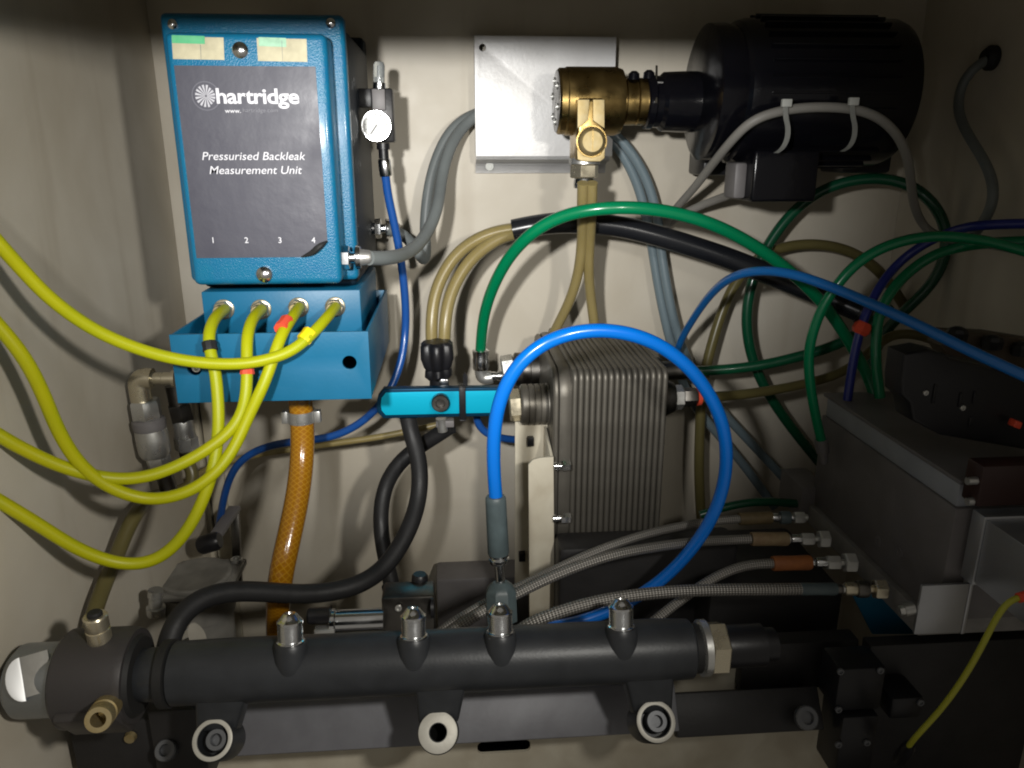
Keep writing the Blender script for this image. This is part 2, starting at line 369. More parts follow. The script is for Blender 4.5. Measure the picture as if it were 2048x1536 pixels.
# ------------------------------------------------------------------ common rail
YR = 0.520
RA, RB = W(344, 1343, YR), W(1382, 1300, YR)
RB = V((RB.x, RA.y, RA.z)); RA = V(RA)
zr = (W(344, 1343, YR).z+W(1382, 1300, YR).z)/2; RA.z = RB.z = zr
rr = R(124, (RA+RB)/2)
rail = thing('fuel_rail', 'long dark grey fuel rail across the foreground with four threaded ports and three feet', 'fuel rail', ((RA.x+RB.x)/2, RA.y, zr-rr))
Lr = (RB-RA).length
bm = B(); lathe(bm, RA, RB, [(0, rr*0.86), (0.006, rr*0.97), (0.1, rr), (0.5, rr*0.985), (0.93, rr), (0.995, rr*0.95), (1, rr*0.85)], 48, True)
part('rail_tube', bm, RAILM, rail)
PD = V((0, 0.25, 0.968)).normalized()
def railx(px): return W(px, 1300, YR-0.02).x
port = None
for i, px in enumerate((573, 826, 1003, 1249)):
    c = V((railx(px), RA.y-0.53*rr, zr)); s = R(2, c); L = 2.06*rr
    if i == 0:
        boss = B(); lathe(boss, c, c+PD*L, [(.10, .46*rr), (.14, .50*rr), (.30, .54*rr), (.45, .52*rr), (.53, .50*rr), (.555, .47*rr), (.555, .36*rr)], 40, True)
        port = part('port_boss', boss, RAILM, rail)
        g = lambda f: .545+(f-.5)/.5*.455
        prof = [(g(.46), .42*rr), (g(.50), .43*rr), (g(.535), .43*rr), (g(.55), .375*rr)]
        for k in range(8): prof += [(g(.56+k*.033), .385*rr), (g(.571+k*.033), .382*rr), (g(.578+k*.033), .350*rr), (g(.588+k*.033), .350*rr)]
        prof += [(g(.825), .36*rr), (g(.83), .40*rr), (g(.87), .40*rr), (g(.885), .36*rr), (g(.94), .28*rr), (g(.98), .22*rr), (1.0, .18*rr), (1.0, .09*rr), (.97, .07*rr)]
        nb = B(); lathe(nb, c, c+PD*L, prof, 36, True); nip = part('threaded_nipple', nb, CHROME, rail); c0 = c
    else:
        dup(port, c-c0, rail); dup(nip, c-c0, rail)
FD = V((0, -0.76, 0.65)).normalized(); FUP = V((0, 0.65, 0.76))
for i, (px, py, pxr) in enumerate(((425, 1480, 432), (876, 1465, 880), (1312, 1443, 1300))):
    face = W(px, py, YR-0.030); s = R(2, face); r = 39*s
    top = V((railx(pxr), RA.y-rr*0.72, zr-rr*0.15))
    # foot: tapered web from the rail down to the boss
    a = face-FD*0.010+FUP*(16*s); bm = B(); wt, wb = 58*s, 40*s
    n2 = FD*0.0045
    q = [a+V((-wb, 0, 0))+n2, a+V((wb, 0, 0))+n2, top+V((wt*0.92, 0, 0))+n2*0.9, top+V((-wt*0.92, 0, 0))+n2*0.9]
    hexa(bm, q+[x-FD*0.018 for x in q], 0.003, 3)
    part('rail_foot', bm, RAILM, rail)
    bm = B(); lathe(bm, face-FD*0.034, face-FD*0.0005, [(0, r*1.08), (0.9, r*1.06), (1, r*0.98), (1, 17*s), (0.2, 17*s)] if i == 1 else [(0, r*1.08), (0.9, r*1.06), (1, r*0.98), (1, 30*s), (0.55, 29*s)], 36, True, caps=False)
    part('rail_boss', bm, RAILM, rail)
    bm = B(); ri = 18.5*s if i == 1 else 31*s
    lathe(bm, face-FD*0.0004, face+FD*0.0008, [(0, r), (0.8, r), (1, r*0.97), (1, ri), (0, ri*0.98)], 40, True, caps=False)
    part('boss_face', bm, MACH, rail)
    if i == 1:
        bm = B(); lathe(bm, face-FD*0.028, face-FD*0.024, [(0, 17*s), (1, 17*s)], 24, True); part('bore_bottom', bm, HOLE, rail)  # end of the bore painted black for the dark inside
    else:
        bm = B(); lathe(bm, face-FD*0.020, face-FD*0.0165, [(0, 29*s), (1, 29*s)], 28, True); part('counterbore_floor', bm, RAILM, rail)
        bm = B(); bolt_head(bm, face-FD*0.0165+V((0.0012 if i == 0 else 0.002, 0, 0)), FD, 22*s, 0.012); part('socket_bolt', bm, BOLT, rail)
# nut and dark sensor at the right end
c = RB; s = R(2, c)
bm = B(); lathe(bm, c, c+V((16*s, 0, 0)), [(0, 0.8*rr), (1, 0.8*rr)], 32, True); part('end_neck', bm, MATTEB, rail)
sens = thing('rail_sensor', 'dark pressure sensor with pale hex nut screwed into the right end of the rail', 'sensor', (c.x+0.03, c.y, c.z-0.02))
bm = B(); lathe(bm, c+V((12*s, 0, 0)), c+V((30*s, 0, 0)), [(0, 46*s), (0.3, 55*s), (1, 55*s)], 36, True); part('flange', bm, STEEL, sens)
bm = B(); hexn(bm, c+V((30*s, 0, 0)), c+V((68*s, 0, 0)), 53*s, 0.52, True); part('hex_nut', bm, NICKEL, sens)
bm = B(); lathe(bm, c+V((68*s, 0, 0)), c+V((170*s, 0, 0)), [(0, 40*s), (0.1, 42*s), (0.75, 42*s), (0.78, 34*s), (1, 33*s)], 32, True); part('sensor_body', bm, BLACKP, sens)

# control valve on the left end
c = RA; s = R(2, c)
val = thing('pressure_control_valve', 'silver cylinder with black collar and brass plugs screwed on the left end of the rail', 'valve', (c.x-0.08, c.y, c.z-0.04))
bm = B(); lathe(bm, c+V((-58*s, 0, 0)), c+V((-14*s, 0, 0)), [(0, 50*s), (0.3, 52*s), (0.9, 52*s), (1, 47*s)], 36, True); part('neck_ring', bm, RAILM, val)
bm = B(); lathe(bm, c+V((-16*s, 0, 0)), c+V((0.001, 0, 0)), [(0, 66*s), (0.9, 66*s), (1, 60*s)], 36, True); part('seal_ring', bm, MATTEB, val)
ca, cb = c+V((-200*s, 0, 0)), c+V((-66*s, 0, 0))
bm = B(); lathe(bm, ca, cb, [(0, 88*s), (0.05, 95*s), (0.9, 95*s), (1, 90*s)], 48, True)
part('collar', bm, COLLAR, val)
bm = B(); lathe(bm, cb, cb+V((8*s, 0, 0)), [(0, 80*s), (1, 74*s)], 36, True); part('collar_lip', bm, MATTEB, val)
sa, sb = c+V((-300*s, 0, 0)), c+V((-200*s, 0, 0))
bm = B(); lathe(bm, sa, sb, [(0, 50*s), (0.02, 58*s), (0.08, 58*s), (0.085, 64*s), (0.14, 70*s), (0.2, 71*s), (1, 71*s)], 48, True)
part('solenoid_can', bm, CAN, val)
fc = c+V((-250*s, 0, 0)); fp_ = fc+V((0, -.035, .026)); fd = ((C0-fp_).normalized()+(C0+V((-.115, -.02, .06))-fp_).normalized()).normalized(); fr = V((0, 0, 1)).cross(fd).normalized()*-1; fr = fr if fr.x > 0 else -fr; up = fd.cross(fr); up = up if up.z > 0 else -up
ol = [(26*s*math.cos(t)*-1, 40*s*math.sin(t)) for t in [math.pi*(k/14-.5) for k in range(15)]]
fo = fc+V((0, fd.y, fd.z)).normalized()*(72*s)+fd*(9*s)
part('bright_flat', plate(ol, [], fo, fr, up, 0.014, 0.0003), mat('milled_bright_flat', (.8, .81, .82), .4, .6), val)
q = [(0.3*s, -34*s), (46*s, -34*s), (46*s, 40*s), (0.3*s, 40*s)]
part('recessed_flat', plate(q, [], fo-fd*(3*s), fr, up, 0.014, 0.0003), CAST, val)
bm = B(); lathe(bm, sa+V((-10*s, 0, 0)), sa, [(0, 26*s), (1, 30*s)], 24, True); part('end_cap', bm, BLACKP, val)
kd = V((0, -0.80, -0.60)).normalized()
bm = B(); kc = c+V((-128*s, 0, 0))+kd*(84*s); obox(bm, kc, (58*s, 0, 0), kd*(12*s), V((1, 0, 0)).cross(kd)*(52*s), 0.003); part('flat_pad', bm, COLLAR, val)
# brass plugs
pa = c+V((-122*s, 0, 0))+V((0, -0.10, 0.99)).normalized()*(90*s); pb = pa+V((0, -0.05, 1)).normalized()*(58*s)
bm = B(); lathe(bm, pa, pb, [(0, 22*s), (0.45, 22*s), (0.47, 20.5*s), (0.52, 22*s), (0.95, 22*s), (1, 20*s), (1, 14*s), (0.8, 13*s)], 28, True); part('brass_plug', bm, NICKEL, val)
bm = B(); lathe(bm, pb-V((0, 0, 8*s)), pb+V((0, 0, 8*s)), [(0, 14*s), (0.8, 14*s), (1, 11*s)], 24, True); part('plug_core', bm, MATTEB, val)
pa = W(222, 1404, c.y-0.025); pb = W(196, 1440, c.y-0.062); k2 = R(2, pb)
bm = B(); lathe(bm, pa, pb, [(0, 27*k2), (0.62, 27*k2), (0.64, 24*k2), (0.72, 24*k2), (0.74, 27*k2), (0.96, 26*k2), (1, 25*k2), (1, 15*k2), (0.5, 14*k2), (0.5, 0.0001)], 32, True); part('brass_plug', bm, PBRASS, val)

# ------------------------------------------------------------------ blue measurement unit
YL = 0.70
lx0 = (W(327, 62, YL).x+W(384, 570, YL).x)/2; lx1 = (W(650, 72, YL).x+W(686, 560, YL).x)/2
lz1 = W(490, 64, YL).z; lz0 = W(530, 570, YL).z
unit = thing('measurement_unit', 'blue wall box with grey faceplate reading Pressurised Backleak Measurement Unit', 'measuring unit', ((lx0+lx1)/2, 0.85, lz0))
part('lid', box(B(), lx0, lx1, YL, YL+0.034, lz0, lz1, 0.006, 4), TEAL, unit)
fx0, fx1 = W(327, 45, 0.745).x, W(692, 70, 0.745).x
fz1 = W(500, 30, 0.745).z
part('lid_flange', box(B(), fx0, fx1, YL+0.0345, YL+0.052, lz0-0.002, fz1, 0.005, 4), TEAL, unit)
part('gasket', box(B(), fx0+0.004, fx1-0.003, YL+0.0525, YL+0.058, lz0+0.001, fz1-0.003, 0.001), MATTEB, unit)
part('housing', box(B(), fx0+0.003, fx1-0.004, YL+0.0585, 0.965, lz0-0.012, fz1-0.004, 0.006, 3), NAVY, unit)
part('back_box', box(B(), fx0+0.02, W(738, 300, 0.97).x, 0.966, 0.999, lz0+0.01, W(730, 75, 0.97).z, 0.004, 3), NAVY, unit)
# faceplate with lettering
fy = YL-0.0006
p = [W(349, 131, fy), W(632, 133, fy), W(656, 514, fy), W(392, 516, fy)]
gx0, gx1 = (p[0].x+p[3].x)/2, (p[1].x+p[2].x)/2; gz1, gz0 = (p[0].z+p[1].z)/2, (p[2].z+p[3].z)/2
GW, GH = gx1-gx0, gz1-gz0
ol = [(0, 0), (GW*0.82, 0), (GW*0.90, GH*0.02), (GW*0.965, GH*0.05), (GW, GH*0.085), (GW, GH), (0, GH)]
fp = part('faceplate', plate(ol, [], (gx0, fy, gz0), X1, Z1, 0.0005), FACE, unit)
bm = B(); a = W(625, 514, fy-0.0005); tube(bm, spline([W(603, 514, fy-0.001), W(625, 505, fy-0.004), W(640, 492, fy-0.006), W(655, 482, fy-0.002)], 6), 0.0022, n=10, raw=True, rfun=lambda t: 0.25+math.sin(math.pi*t)); part('curled_corner', bm, MATTEB, fp)
ty = fy-0.0014
text('lettering', 'hartridge', 515, 194, 40, ty, INK, fp, bold=0.022, xs=1.18, spacing=0.95)
text('lettering', 'www.', 466, 222, 11.5, ty, INK, fp, bold=0.012, xs=1.15)
text('lettering', 'hartridge.com', 521, 221, 11, ty, INKD, fp, xs=1.12)
text('lettering', 'Pressurised Backleak', 506, 313, 22, ty, INK, fp, bold=0.002, shear=0.22, xs=1.09)
text('lettering', 'Measurement Unit', 510, 341, 22, ty, INK, fp, bold=0.002, shear=0.22, xs=1.09)
for t_, x_ in (('1', 426), ('2', 493), ('3', 560), ('4', 627)): text('numeral', t_, x_, 481, 16, ty, INK, fp, bold=0.01)
lc = W(412, 192, fy-0.0008); lr = R(2, lc)
bm = B()
for k in range(16):
    a = 2*math.pi*(k+0.5)/16
    rl = 21 if math.cos(a) < 0.55 else 18
    d = V((math.cos(a), 0, math.sin(a))); nn = V((-math.sin(a), 0, math.cos(a)))
    q = [lc+d*(2*lr)-nn*(0.3*lr), lc+d*(rl*lr)-nn*(2.3*lr), lc+d*(rl*lr)+nn*(2.3*lr), lc+d*(2*lr)+nn*(0.3*lr)]
    bm.faces.new([bm.verts.new(x) for x in q])
part('starburst_emblem', bm, mat('dim_print', (.42, .42, .46), .5), fp)
bm = B(); n = 40; a_ = [bm.verts.new(lc+V((math.cos(2*math.pi*k/n), 0, math.sin(2*math.pi*k/n)))*(25.5*lr)) for k in range(n)]; b_ = [bm.verts.new(lc+V((math.cos(2*math.pi*k/n), 0, math.sin(2*math.pi*k/n)))*(28*lr)) for k in range(n)]
for k in range(n): bm.faces.new((a_[k], a_[(k+1) % n], b_[(k+1) % n], b_[k]))
part('emblem_ring', bm, mat('faint_print', (.10, .10, .125), .5), fp)
def sticker(name, q, mt, y, parent, th=0.0003): return part(name, plate([(0, 0), ((V(q[1])-V(q[0])).x, (V(q[1])-V(q[0])).z), ((V(q[2])-V(q[0])).x, (V(q[2])-V(q[0])).z), ((V(q[3])-V(q[0])).x, (V(q[3])-V(q[0])).z)], [], q[0], X1, Z1, th), mt, parent)
def sq(x0, y0, x1, y1, Y, sk=3): return [W(x0+sk, y1, Y), W(x1+sk*0.6, y1+2, Y), W(x1, y0+2, Y), W(x0, y0, Y)]
st = sticker('sticker', sq(343, 73, 447, 118, YL-0.0004), CREAMST, YL, unit)
sticker('green_strip', sq(343, 70, 409, 86, YL-0.0008, 1), GREENST, YL, st)
sticker('divider_line', sq(400, 88, 401.2, 118, YL-0.0009, 2), GREYC, YL, st)
st2 = sticker('sticker', sq(513, 76, 613, 122, YL-0.0004), CREAMST, YL, unit)
sticker('mint_strip', sq(517, 74, 572, 92, YL-0.0008, 1), MINTST, YL, st2)
sticker('divider_line', sq(563, 80, 564.2, 122, YL-0.0009, 2), GREYC, YL, st2)
for px, py in ((482, 101), (530, 548)):
    c = W(px, py, YL); bm = B(); bolt_head(bm, c, (0, -1, 0), R(33, c), 0.006, False); part('dome_screw', bm, CHROME, unit)
for px, py in ((346, 49), (662, 47)):
    c = W(px, py, YL+0.034); bm = B(); bolt_head(bm, c, (0, -1, 0), R(20, c), 0.004, False); part('corner_screw', bm, CHROME, unit)
# port block below with four fittings
YM = 0.742
mx0 = (W(400, 585, YM).x+W(412, 660, YM).x)/2; mx1 = (W(716, 580, YM).x+W(728, 650, YM).x)/2
mz1, mz0 = W(550, 577, YM).z, W(550, 690, YM).z
part('port_block', box(B(), mx0, mx1, YM, 0.90, mz0, min(mz1, lz0-0.0125), 0.0015), TEALP, unit)
for i, (px, py) in enumerate(((449, 618), (523, 618), (598, 614), (671, 613))):
    c = W(px, py, YM); s = R(2, c); bm = B(); lathe(bm, c, c+V((0, -0.003, 0)), [(0, 20*s), (0.7, 20*s), (1, 17*s)], 24, True)
    nut = part('port_nut', bm, NICKEL, unit)
    bm = B(); hexn(bm, c+V((0, -0.003, 0)), c+V((0, -0.010, 0)), 18.5*s, 0.2+i*0.3, True); part('hex', bm, NICKEL, nut)
    bm = B(); lathe(bm, c+V((0, -0.010, 0)), c+V((0, -0.018, 0)), [(0, 13.5*s), (0.7, 13.5*s), (1, 12.5*s)], 20, True); part('spigot', bm, PBRASS, nut)
# chrome cable glands on the right flank
for px, py, Y, sc_ in ((685, 515, 0.718, 1.0), (750, 457, 0.93, 0.85)):
    a = W(px, py, Y); s = R(2, a)*sc_; g = B(); lathe(g, a+V((-30*s, 0, 0)), a+V((2*s, 0, 0)), [(0, 16*s), (1, 16*s)], 20, True)
    g0 = part('cable_gland', g, CHROME, unit)
    bm = B(); hexn(bm, a, a+V((15*s, 0, 0)), 23*s, 0.5, True); part('gland_nut', bm, CHROME, g0)
    bm = B(); lathe(bm, a+V((15*s, 0, 0)), a+V((26*s, 0, 0)), [(0, 11*s), (1, 11*s)], 20, True); part('gland_neck', bm, CHROME, g0)
    bm = B(); lathe(bm, a+V((26*s, 0, 0)), a+V((36*s, 0, 0)), [(0, 22*s), (0.2, 24*s), (1, 22*s)], 24, True); part('gland_ring', bm, CHROME, g0)
    bm = B(); lathe(bm, a+V((36*s, 0, 0)), a+V((58*s, 0, 0)), [(0, 17*s), (0.8, 14*s), (1, 11*s)], 20, True); part('gland_tail', bm, STEEL, g0)

# ------------------------------------------------------------------ blue drip tray
YT = 0.680
tx0 = (W(340, 672, YT).x+W(356, 805, YT).x)/2; tx1 = (W(735, 660, YT).x+W(743, 797, YT).x)/2
tz1 = W(540, 667, YT).z; tz0 = W(545, 801, YT).z
tray = thing('drip_tray', 'open blue sheet metal tray fixed under the measuring unit', 'tray', ((tx0+tx1)/2, 0.78, tz0))
h1, h2 = W(699, 725, YT), W(389, 737, YT); s = R(2, h1)
part('front_panel', plate([(0, 0), (tx1-tx0, 0), (tx1-tx0, tz1-tz0), (0, tz1-tz0)], [circ(h1.x-tx0, h1.z-tz0, 15*s), circ(h2.x-tx0, h2.z-tz0, 15*s)], (tx0, YT, tz0), X1, Z1, 0.0025, 0.0004), TEALP, tray)
for x in (tx0, tx1-0.0025): part('side_panel', box(B(), x, x+0.0025, YT+0.0032, 0.90, tz0, tz1, 0.0004), TEALP, tray)
part('tray_bottom', box(B(), tx0+0.003, tx1-0.003, YT+0.0035, 0.90, tz0, tz0+0.0025, 0), TEALP, tray)
part('back_panel', box(B(), tx0+0.003, tx1-0.003, 0.897, 0.8995, tz0+0.003, tz1, 0.0004), TEALP, tray)
bm = B(); c = h2+V((0, 0.012, -0.001)); bolt_head(bm, c, (0, -1, 0), 9*s, 0.008); part('bolt', bm, CHROME, tray)
c = V((W(600, 800, 0.78).x, 0.78, tz0)); s = R(2, c)
bm = B(); lathe(bm, c+V((0, 0, -0.012)), c+V((0, 0, 0.001)), [(0, 22*s), (1, 22*s)], 24, True); part('drain_spigot', bm, STEEL, tray)

# ------------------------------------------------------------------ orange braided hose + clamp
oh = [(600, 803, .78), (605, 850, .775), (604, 920, .765), (594, 1000, .74), (577, 1080, .715), (562, 1150, .70), (556, 1215, .72), (556, 1290, .74)]
oh = [c+V((0, 0, -0.002))]+px3(oh[1:])
tag(part('orange_hose', tube(B(), oh, R(47, oh[2]), n=24), AMBER, None, 60), 'thick orange braided hose hanging from the bottom of the blue tray', 'hose')
cl = thing('hose_clamp', 'steel band clamp tightened round the top of the orange hose', 'hose clamp', W(604, 833, .777))
a = W(604, 843, .776); s = R(2, a); bm = B(); lathe(bm, a, a+V((0, 0, 20*s*1.2)), [(0, 25*s), (0, 27*s), (1, 27*s), (1, 25*s)], 32, True, caps=False); part('band', bm, STEEL, cl)
for sx in (-1, 1):
    bm = B(); obox(bm, a+V((sx*32*s, 0, 11*s)), (6*s, 0, 0), (0, 9*s, 0), (0, 0, 12*s), 0.0005); part('clamp_ear', bm, STEEL, cl)

# ------------------------------------------------------------------ yellow tubes
YG = 'yellow tubes from the four numbered ports'
def yhose(pts, label, tagpos, tagm, tw, at, lab2):
    P = px3(pts); t = thing('yellow_tube', label, 'tube', P[0], YG)
    part('tube_wall', tube(B(), P, R(24, P[6]), n=18), YELLOW, t, 60)
    a, b = tagpos; A = W(*a); Bp = W(*b)
    bm = B(); lathe(bm, A, Bp, [(0, tw), (0.15, tw*1.06), (0.5, tw*0.98), (0.85, tw*1.06), (1, tw)], 9, phase=0.4); part('marker_sleeve', bm, tagm, t, label=lab2)
yhose([(449, 619, .728), (430, 636, .695), (418, 668, .670), (420, 700, .662), (430, 740, .655), (436, 800, .648), (437, 850, .640), (430, 920, .625), (410, 990, .615), (375, 1060, .605), (330, 1108, .598), (283, 1127, .592), (225, 1124, .586), (150, 1095, .576), (75, 1048, .566), (0, 1003, .556), (-90, 950, .545), (-300, 800, .50), (-600, 560, .42), (-900, 300, .36)],
      'yellow tube from port 1 with black band, lowest loop at the left edge', ((418, 684, .6655), (421, 702, .6615)), MATTEB, 29, 6, 'black marker band')
yhose([(523, 619, .728), (505, 638, .695), (494, 676, .670), (494, 730, .658), (492, 790, .648), (478, 838, .642), (440, 880, .63), (375, 922, .618), (300, 952, .606), (225, 958, .596), (130, 936, .582), (50, 900, .57), (0, 872, .562), (-90, 815, .55), (-300, 660, .50), (-600, 430, .43), (-900, 200, .36)],
      'yellow tube from port 2 with faded red band, shallow sag across the left wall', ((494, 732, .6575), (494.5, 749, .655)), RED, 27, 6, 'faded red marker band')
yhose([(598, 615, .728), (584, 636, .695), (564, 668, .670), (548, 712, .658), (528, 768, .648), (498, 830, .642), (470, 892, .632), (440, 935, .622), (400, 970, .614), (350, 992, .607), (295, 998, .602), (230, 980, .594), (165, 935, .586), (118, 865, .578), (85, 785, .57), (48, 715, .562), (0, 655, .556), (-80, 570, .545), (-280, 390, .50), (-600, 180, .43), (-900, 30, .36)],
      'yellow tube from port 3 with orange-red sleeve, deep sag in the middle of the bunch', ((575, 641, .688), (561, 659, .673)), RED, 28, 6, 'orange-red marker sleeve')
yhose([(671, 614, .728), (655, 634, .698), (626, 666, .672), (590, 697, .660), (550, 715, .653), (490, 727, .648), (420, 727, .638), (340, 716, .626), (260, 692, .612), (180, 655, .598), (100, 597, .582), (45, 540, .572), (0, 490, .562), (-80, 400, .55), (-280, 200, .50), (-600, 10, .43), (-900, -100, .36)],
      'yellow tube from port 4 with yellow sleeve, topmost of the four', ((622, 663, .673), (606, 682, .666)), YTAG, 29, 6, 'bright yellow marker sleeve')

# ------------------------------------------------------------------ pressure regulator right of the box
reg = thing('pressure_regulator', 'small black air regulator with white gauge and clear cap beside the blue box', 'regulator', W(765, 290, .87))
Y = .87
a, b = W(758, 165, Y), W(758, 122, Y); bm = B(); lathe(bm, a, b, [(0, 22), (0.35, 23), (0.8, 23), (0.95, 18), (1, 8)], 24); part('bowl_cap', bm, CLEAR, reg)
bm = B(); lathe(bm, a, W(758, 132, Y), [(0, 12), (0.3, 13), (0.35, 6), (1, 6)], 16); part('drain_stem', bm, CHROME, reg)
bm = B(); lathe(bm, W(759, 178, Y), W(759, 166, Y), [(0, 26), (1, 26)], 24); part('cap_ring', bm, CHROME, reg)
p0, p1 = W(748, 285, Y), W(786, 178, Y); box(bm := B(), p0.x, p1.x, Y-0.012, Y+0.016, p0.z, p1.z, 0.002); part('regulator_body', bm, BLACKP, reg)
p0, p1 = W(748, 222, Y), W(772, 180, Y); box(bm := B(), p0.x, p1.x, Y-0.0165, Y-0.0125, p0.z, p1.z, 0.001); part('front_plate', bm, BLOCK, reg)
p0, p1 = W(735, 215, Y), W(748, 178, Y); box(bm := B(), p0.x-0.012, p1.x-0.0002, Y-0.008, Y+0.012, p0.z, p1.z, 0.001); part('inlet_block', bm, BLACKP, reg)
c = W(752, 252, Y-0.028); s = R(2, c)
bm = B(); lathe(bm, c+V((0, 0.014, 0)), c, [(0, 20*s), (0.2, 29*s), (0.9, 30*s), (1, 29*s), (1, 26*s)], 36, True, caps=False); ga = part('gauge_case', bm, CHROME, reg)
bm = B(); lathe(bm, c+V((0, 0.003, 0)), c+V((0, 0.001, 0)), [(0, 27*s), (1, 27*s)], 36, True); part('gauge_dial', bm, WHITE, ga)
bm = B()
for k in range(11):
    a = math.radians(-45+k*27); d = V((math.cos(a), 0, math.sin(a))); obox(bm, c+d*(22*s)+V((0, .0007, 0)), d*(2.6*s), (0, .0002, 0), V((-d.z, 0, d.x))*(.5*s), 0)
part('scale_marks', bm, GREYC, ga)
bm = B(); d = V((-.6, 0, -.8)); obox(bm, c+d*(8*s)+V((0, .0004, 0)), d*(11*s), (0, .0002, 0), V((-d.z, 0, d.x))*(.8*s), 0); part('needle', bm, MATTEB, ga)
bm = B(); lathe(bm, W(766, 286, Y), W(768, 318, Y), [(0, 26), (0.4, 26), (0.42, 20), (1, 20)], 20); part('outlet_nut', bm, BLACKP, reg)
bm = B(); lathe(bm, W(768, 318, Y), W(772, 353, Y), [(0, 23), (0.1, 25), (0.9, 25), (1, 21)], 20); part('push_fitting', bm, CHROME, reg)
tag(hose('blue_air_tube', [(771, 350, .87), (776, 390), (787, 440), (797, 490, .88), (806, 550), (811, 610), (811, 660, .89), (804, 715), (785, 770, .87), (755, 815, .86), (715, 850), (665, 873, .87), (610, 881), (555, 888), (505, 905, .89), (470, 935), (450, 985, .90), (440, 1040), (432, 1090, .92)], 16, BLUET),
    'thin blue air tube dropping from the regulator and curling behind the orange hose', 'tube')
# ------------------------------------------------------------------ white mounting plate behind the brass valve
Y = 0.965
mp = thing('mounting_plate', 'white painted metal plate with rolled lower lip on the wall behind the brass valve', 'plate', W(1090, 345, .97))
px0, px1 = (W(948, 75, Y).x+W(953, 305, Y).x)/2, (W(1230, 70, Y).x+W(1226, 305, Y).x)/2
pz1, pz0 = W(1090, 73, Y).z, W(1090, 312, Y).z
hc = W(965, 95, Y); s = R(2, hc)
part('plate_face', plate([(0, 0), (px1-px0, 0), (px1-px0, pz1-pz0), (0, pz1-pz0)], [circ(hc.x-px0, hc.z-pz0, 7.5*s, 18)], (px0, Y, pz0), X1, Z1, 0.003, 0.0004), SHEET, mp)
bm = B()
zf = W(1090, 346, .992).z; n = 6; prev = None
prof = [(Y+0.0012, pz0-0.0002), (Y+0.002, pz0-0.004), (Y+0.006, pz0-0.006), (Y+0.017, pz0-0.0075), (Y+0.0245, pz0-0.0095), (Y+0.027, pz0-0.012), (Y+0.0275, zf)]
r0 = []
for yy, zz in prof: r0.append((bm.verts.new((px0, yy, zz)), bm.verts.new((px1-0.002, yy, zz))))
for a, b in zip(r0, r0[1:]): bm.faces.new((a[0], a[1], b[1], b[0]))
bmesh.ops.solidify(bm, geom=bm.faces[:], thickness=0.0025)
part('rolled_lip', bm, SHEET, mp, 50)
for sx, xx in ((0, px0), (1, px1-0.003)): part('side_flange', box(B(), xx, xx+0.003, Y+0.0034, 0.9995, pz0, pz1, 0.0004), SHEET, mp)
part('top_flange', box(B(), px0+0.0035, px1-0.0035, Y+0.0034, 0.9995, pz1-0.003, pz1, 0.0004), SHEET, mp)
c = W(979, 333, Y+0.0245); bm = B(); bolt_head(bm, c, (0, -1, 0), R(17, c), 0.0025); part('cap_screw', bm, NATZ, mp)

# ------------------------------------------------------------------ brass valve and coupling
Y = .87
bv = thing('brass_valve', 'brass pump head with round cap pointing down in front of the white plate', 'pump head', W(1180, 320, Y))
cL, cR = W(1113, 203, Y), W(1240, 203, Y); cR = V((cR.x, cL.y, cL.z))
bm = B(); lathe(bm, cL, cR, [(0, 100), (0, 118), (0.03, 126), (0.12, 126), (0.14, 130), (0.9, 130), (1, 122), (1.0, 60)], 48); part('valve_body', bm, BRASS, bv)
bm = B(); lathe(bm, cL+V((-0.0015, 0, 0)), cL+V((0.002, 0, 0)), [(0, 96), (0.3, 118), (1, 118)], 40); part('face_ring', bm, DSTEEL, bv)
for k in range(6):
    a = 2*math.pi*k/6+0.3; q = cL+V((-0.0016, math.cos(a)*R(80, cL), math.sin(a)*R(80, cL)))
    bm = B(); bolt_head(bm, q, (-1, 0, 0), R(14, cL), 0.0014); part('face_screw', bm, STEEL, bv)
rb = R(130, cL); yf = Y-rb-0.004
def Wp(px, py): return W(px, py, yf)
# branch with two raised lugs and round cap facing the viewer
p0, p1 = Wp(1152, 322), Wp(1211, 196); box(bm := B(), p0.x, p1.x, yf, yf+0.05, p0.z, p1.z, 0.004, 3); part('branch', bm, BRASS, bv)
def poly(name, pts, mt, y, th, parent, bev=0.0006):
    q = [W(a, b, y) for a, b in pts]; o = q[0]
    return part(name, plate([(v.x-o.x, v.z-o.z) for v in q], [], o, X1, Z1, th, bev), mt, parent)
poly('raised_lug', [(1156, 255), (1156, 200), (1178, 200), (1175, 240)], PBRASS, yf-0.003, 0.003, bv)
poly('raised_lug', [(1187, 240), (1187, 200), (1208, 200), (1208, 255)], PBRASS, yf-0.003, 0.003, bv)
c = Wp(1183, 283); s = R(2, c); bm = B(); lathe(bm, c+V((0, 0.002, 0)), c+V((0, -0.007, 0)), [(0, 29*s), (0.5, 28*s), (0.8, 25*s), (1, 20*s)], 40, True); part('round_cap', bm, PBRASS, bv)
bm = B(); lathe(bm, c+V((0, 0.006, 0)), c+V((0, -0.0012, 0)), [(0, 31.5*s), (1, 31*s)], 40, True); part('cap_seat', bm, BRASS, bv)
bm = B(); obox(bm, c+V((0, -0.0072, 0.001)), (0.0003, 0, 0), (0, 0.0004, 0), (0, 0, 20*s), 0); part('mould_line', bm, BRASS, bv)
poly('lower_lug', [(1156, 318), (1155, 300), (1166, 312), (1183, 317), (1200, 312), (1209, 298), (1208, 316), (1200, 322), (1166, 322)], PBRASS, yf-0.003, 0.003, bv)
ax = V((Wp(1175, 330).x, Y-rb*0.55, 0)); za, zb, zc = W(1175, 328, ax.y).z, W(1175, 356, ax.y).z, W(1175, 376, ax.y).z
bm = B(); hexn(bm, (ax.x, ax.y, za), (ax.x, ax.y, zb), 58, 0.4); part('hex_nut', bm, NICKEL, bv)
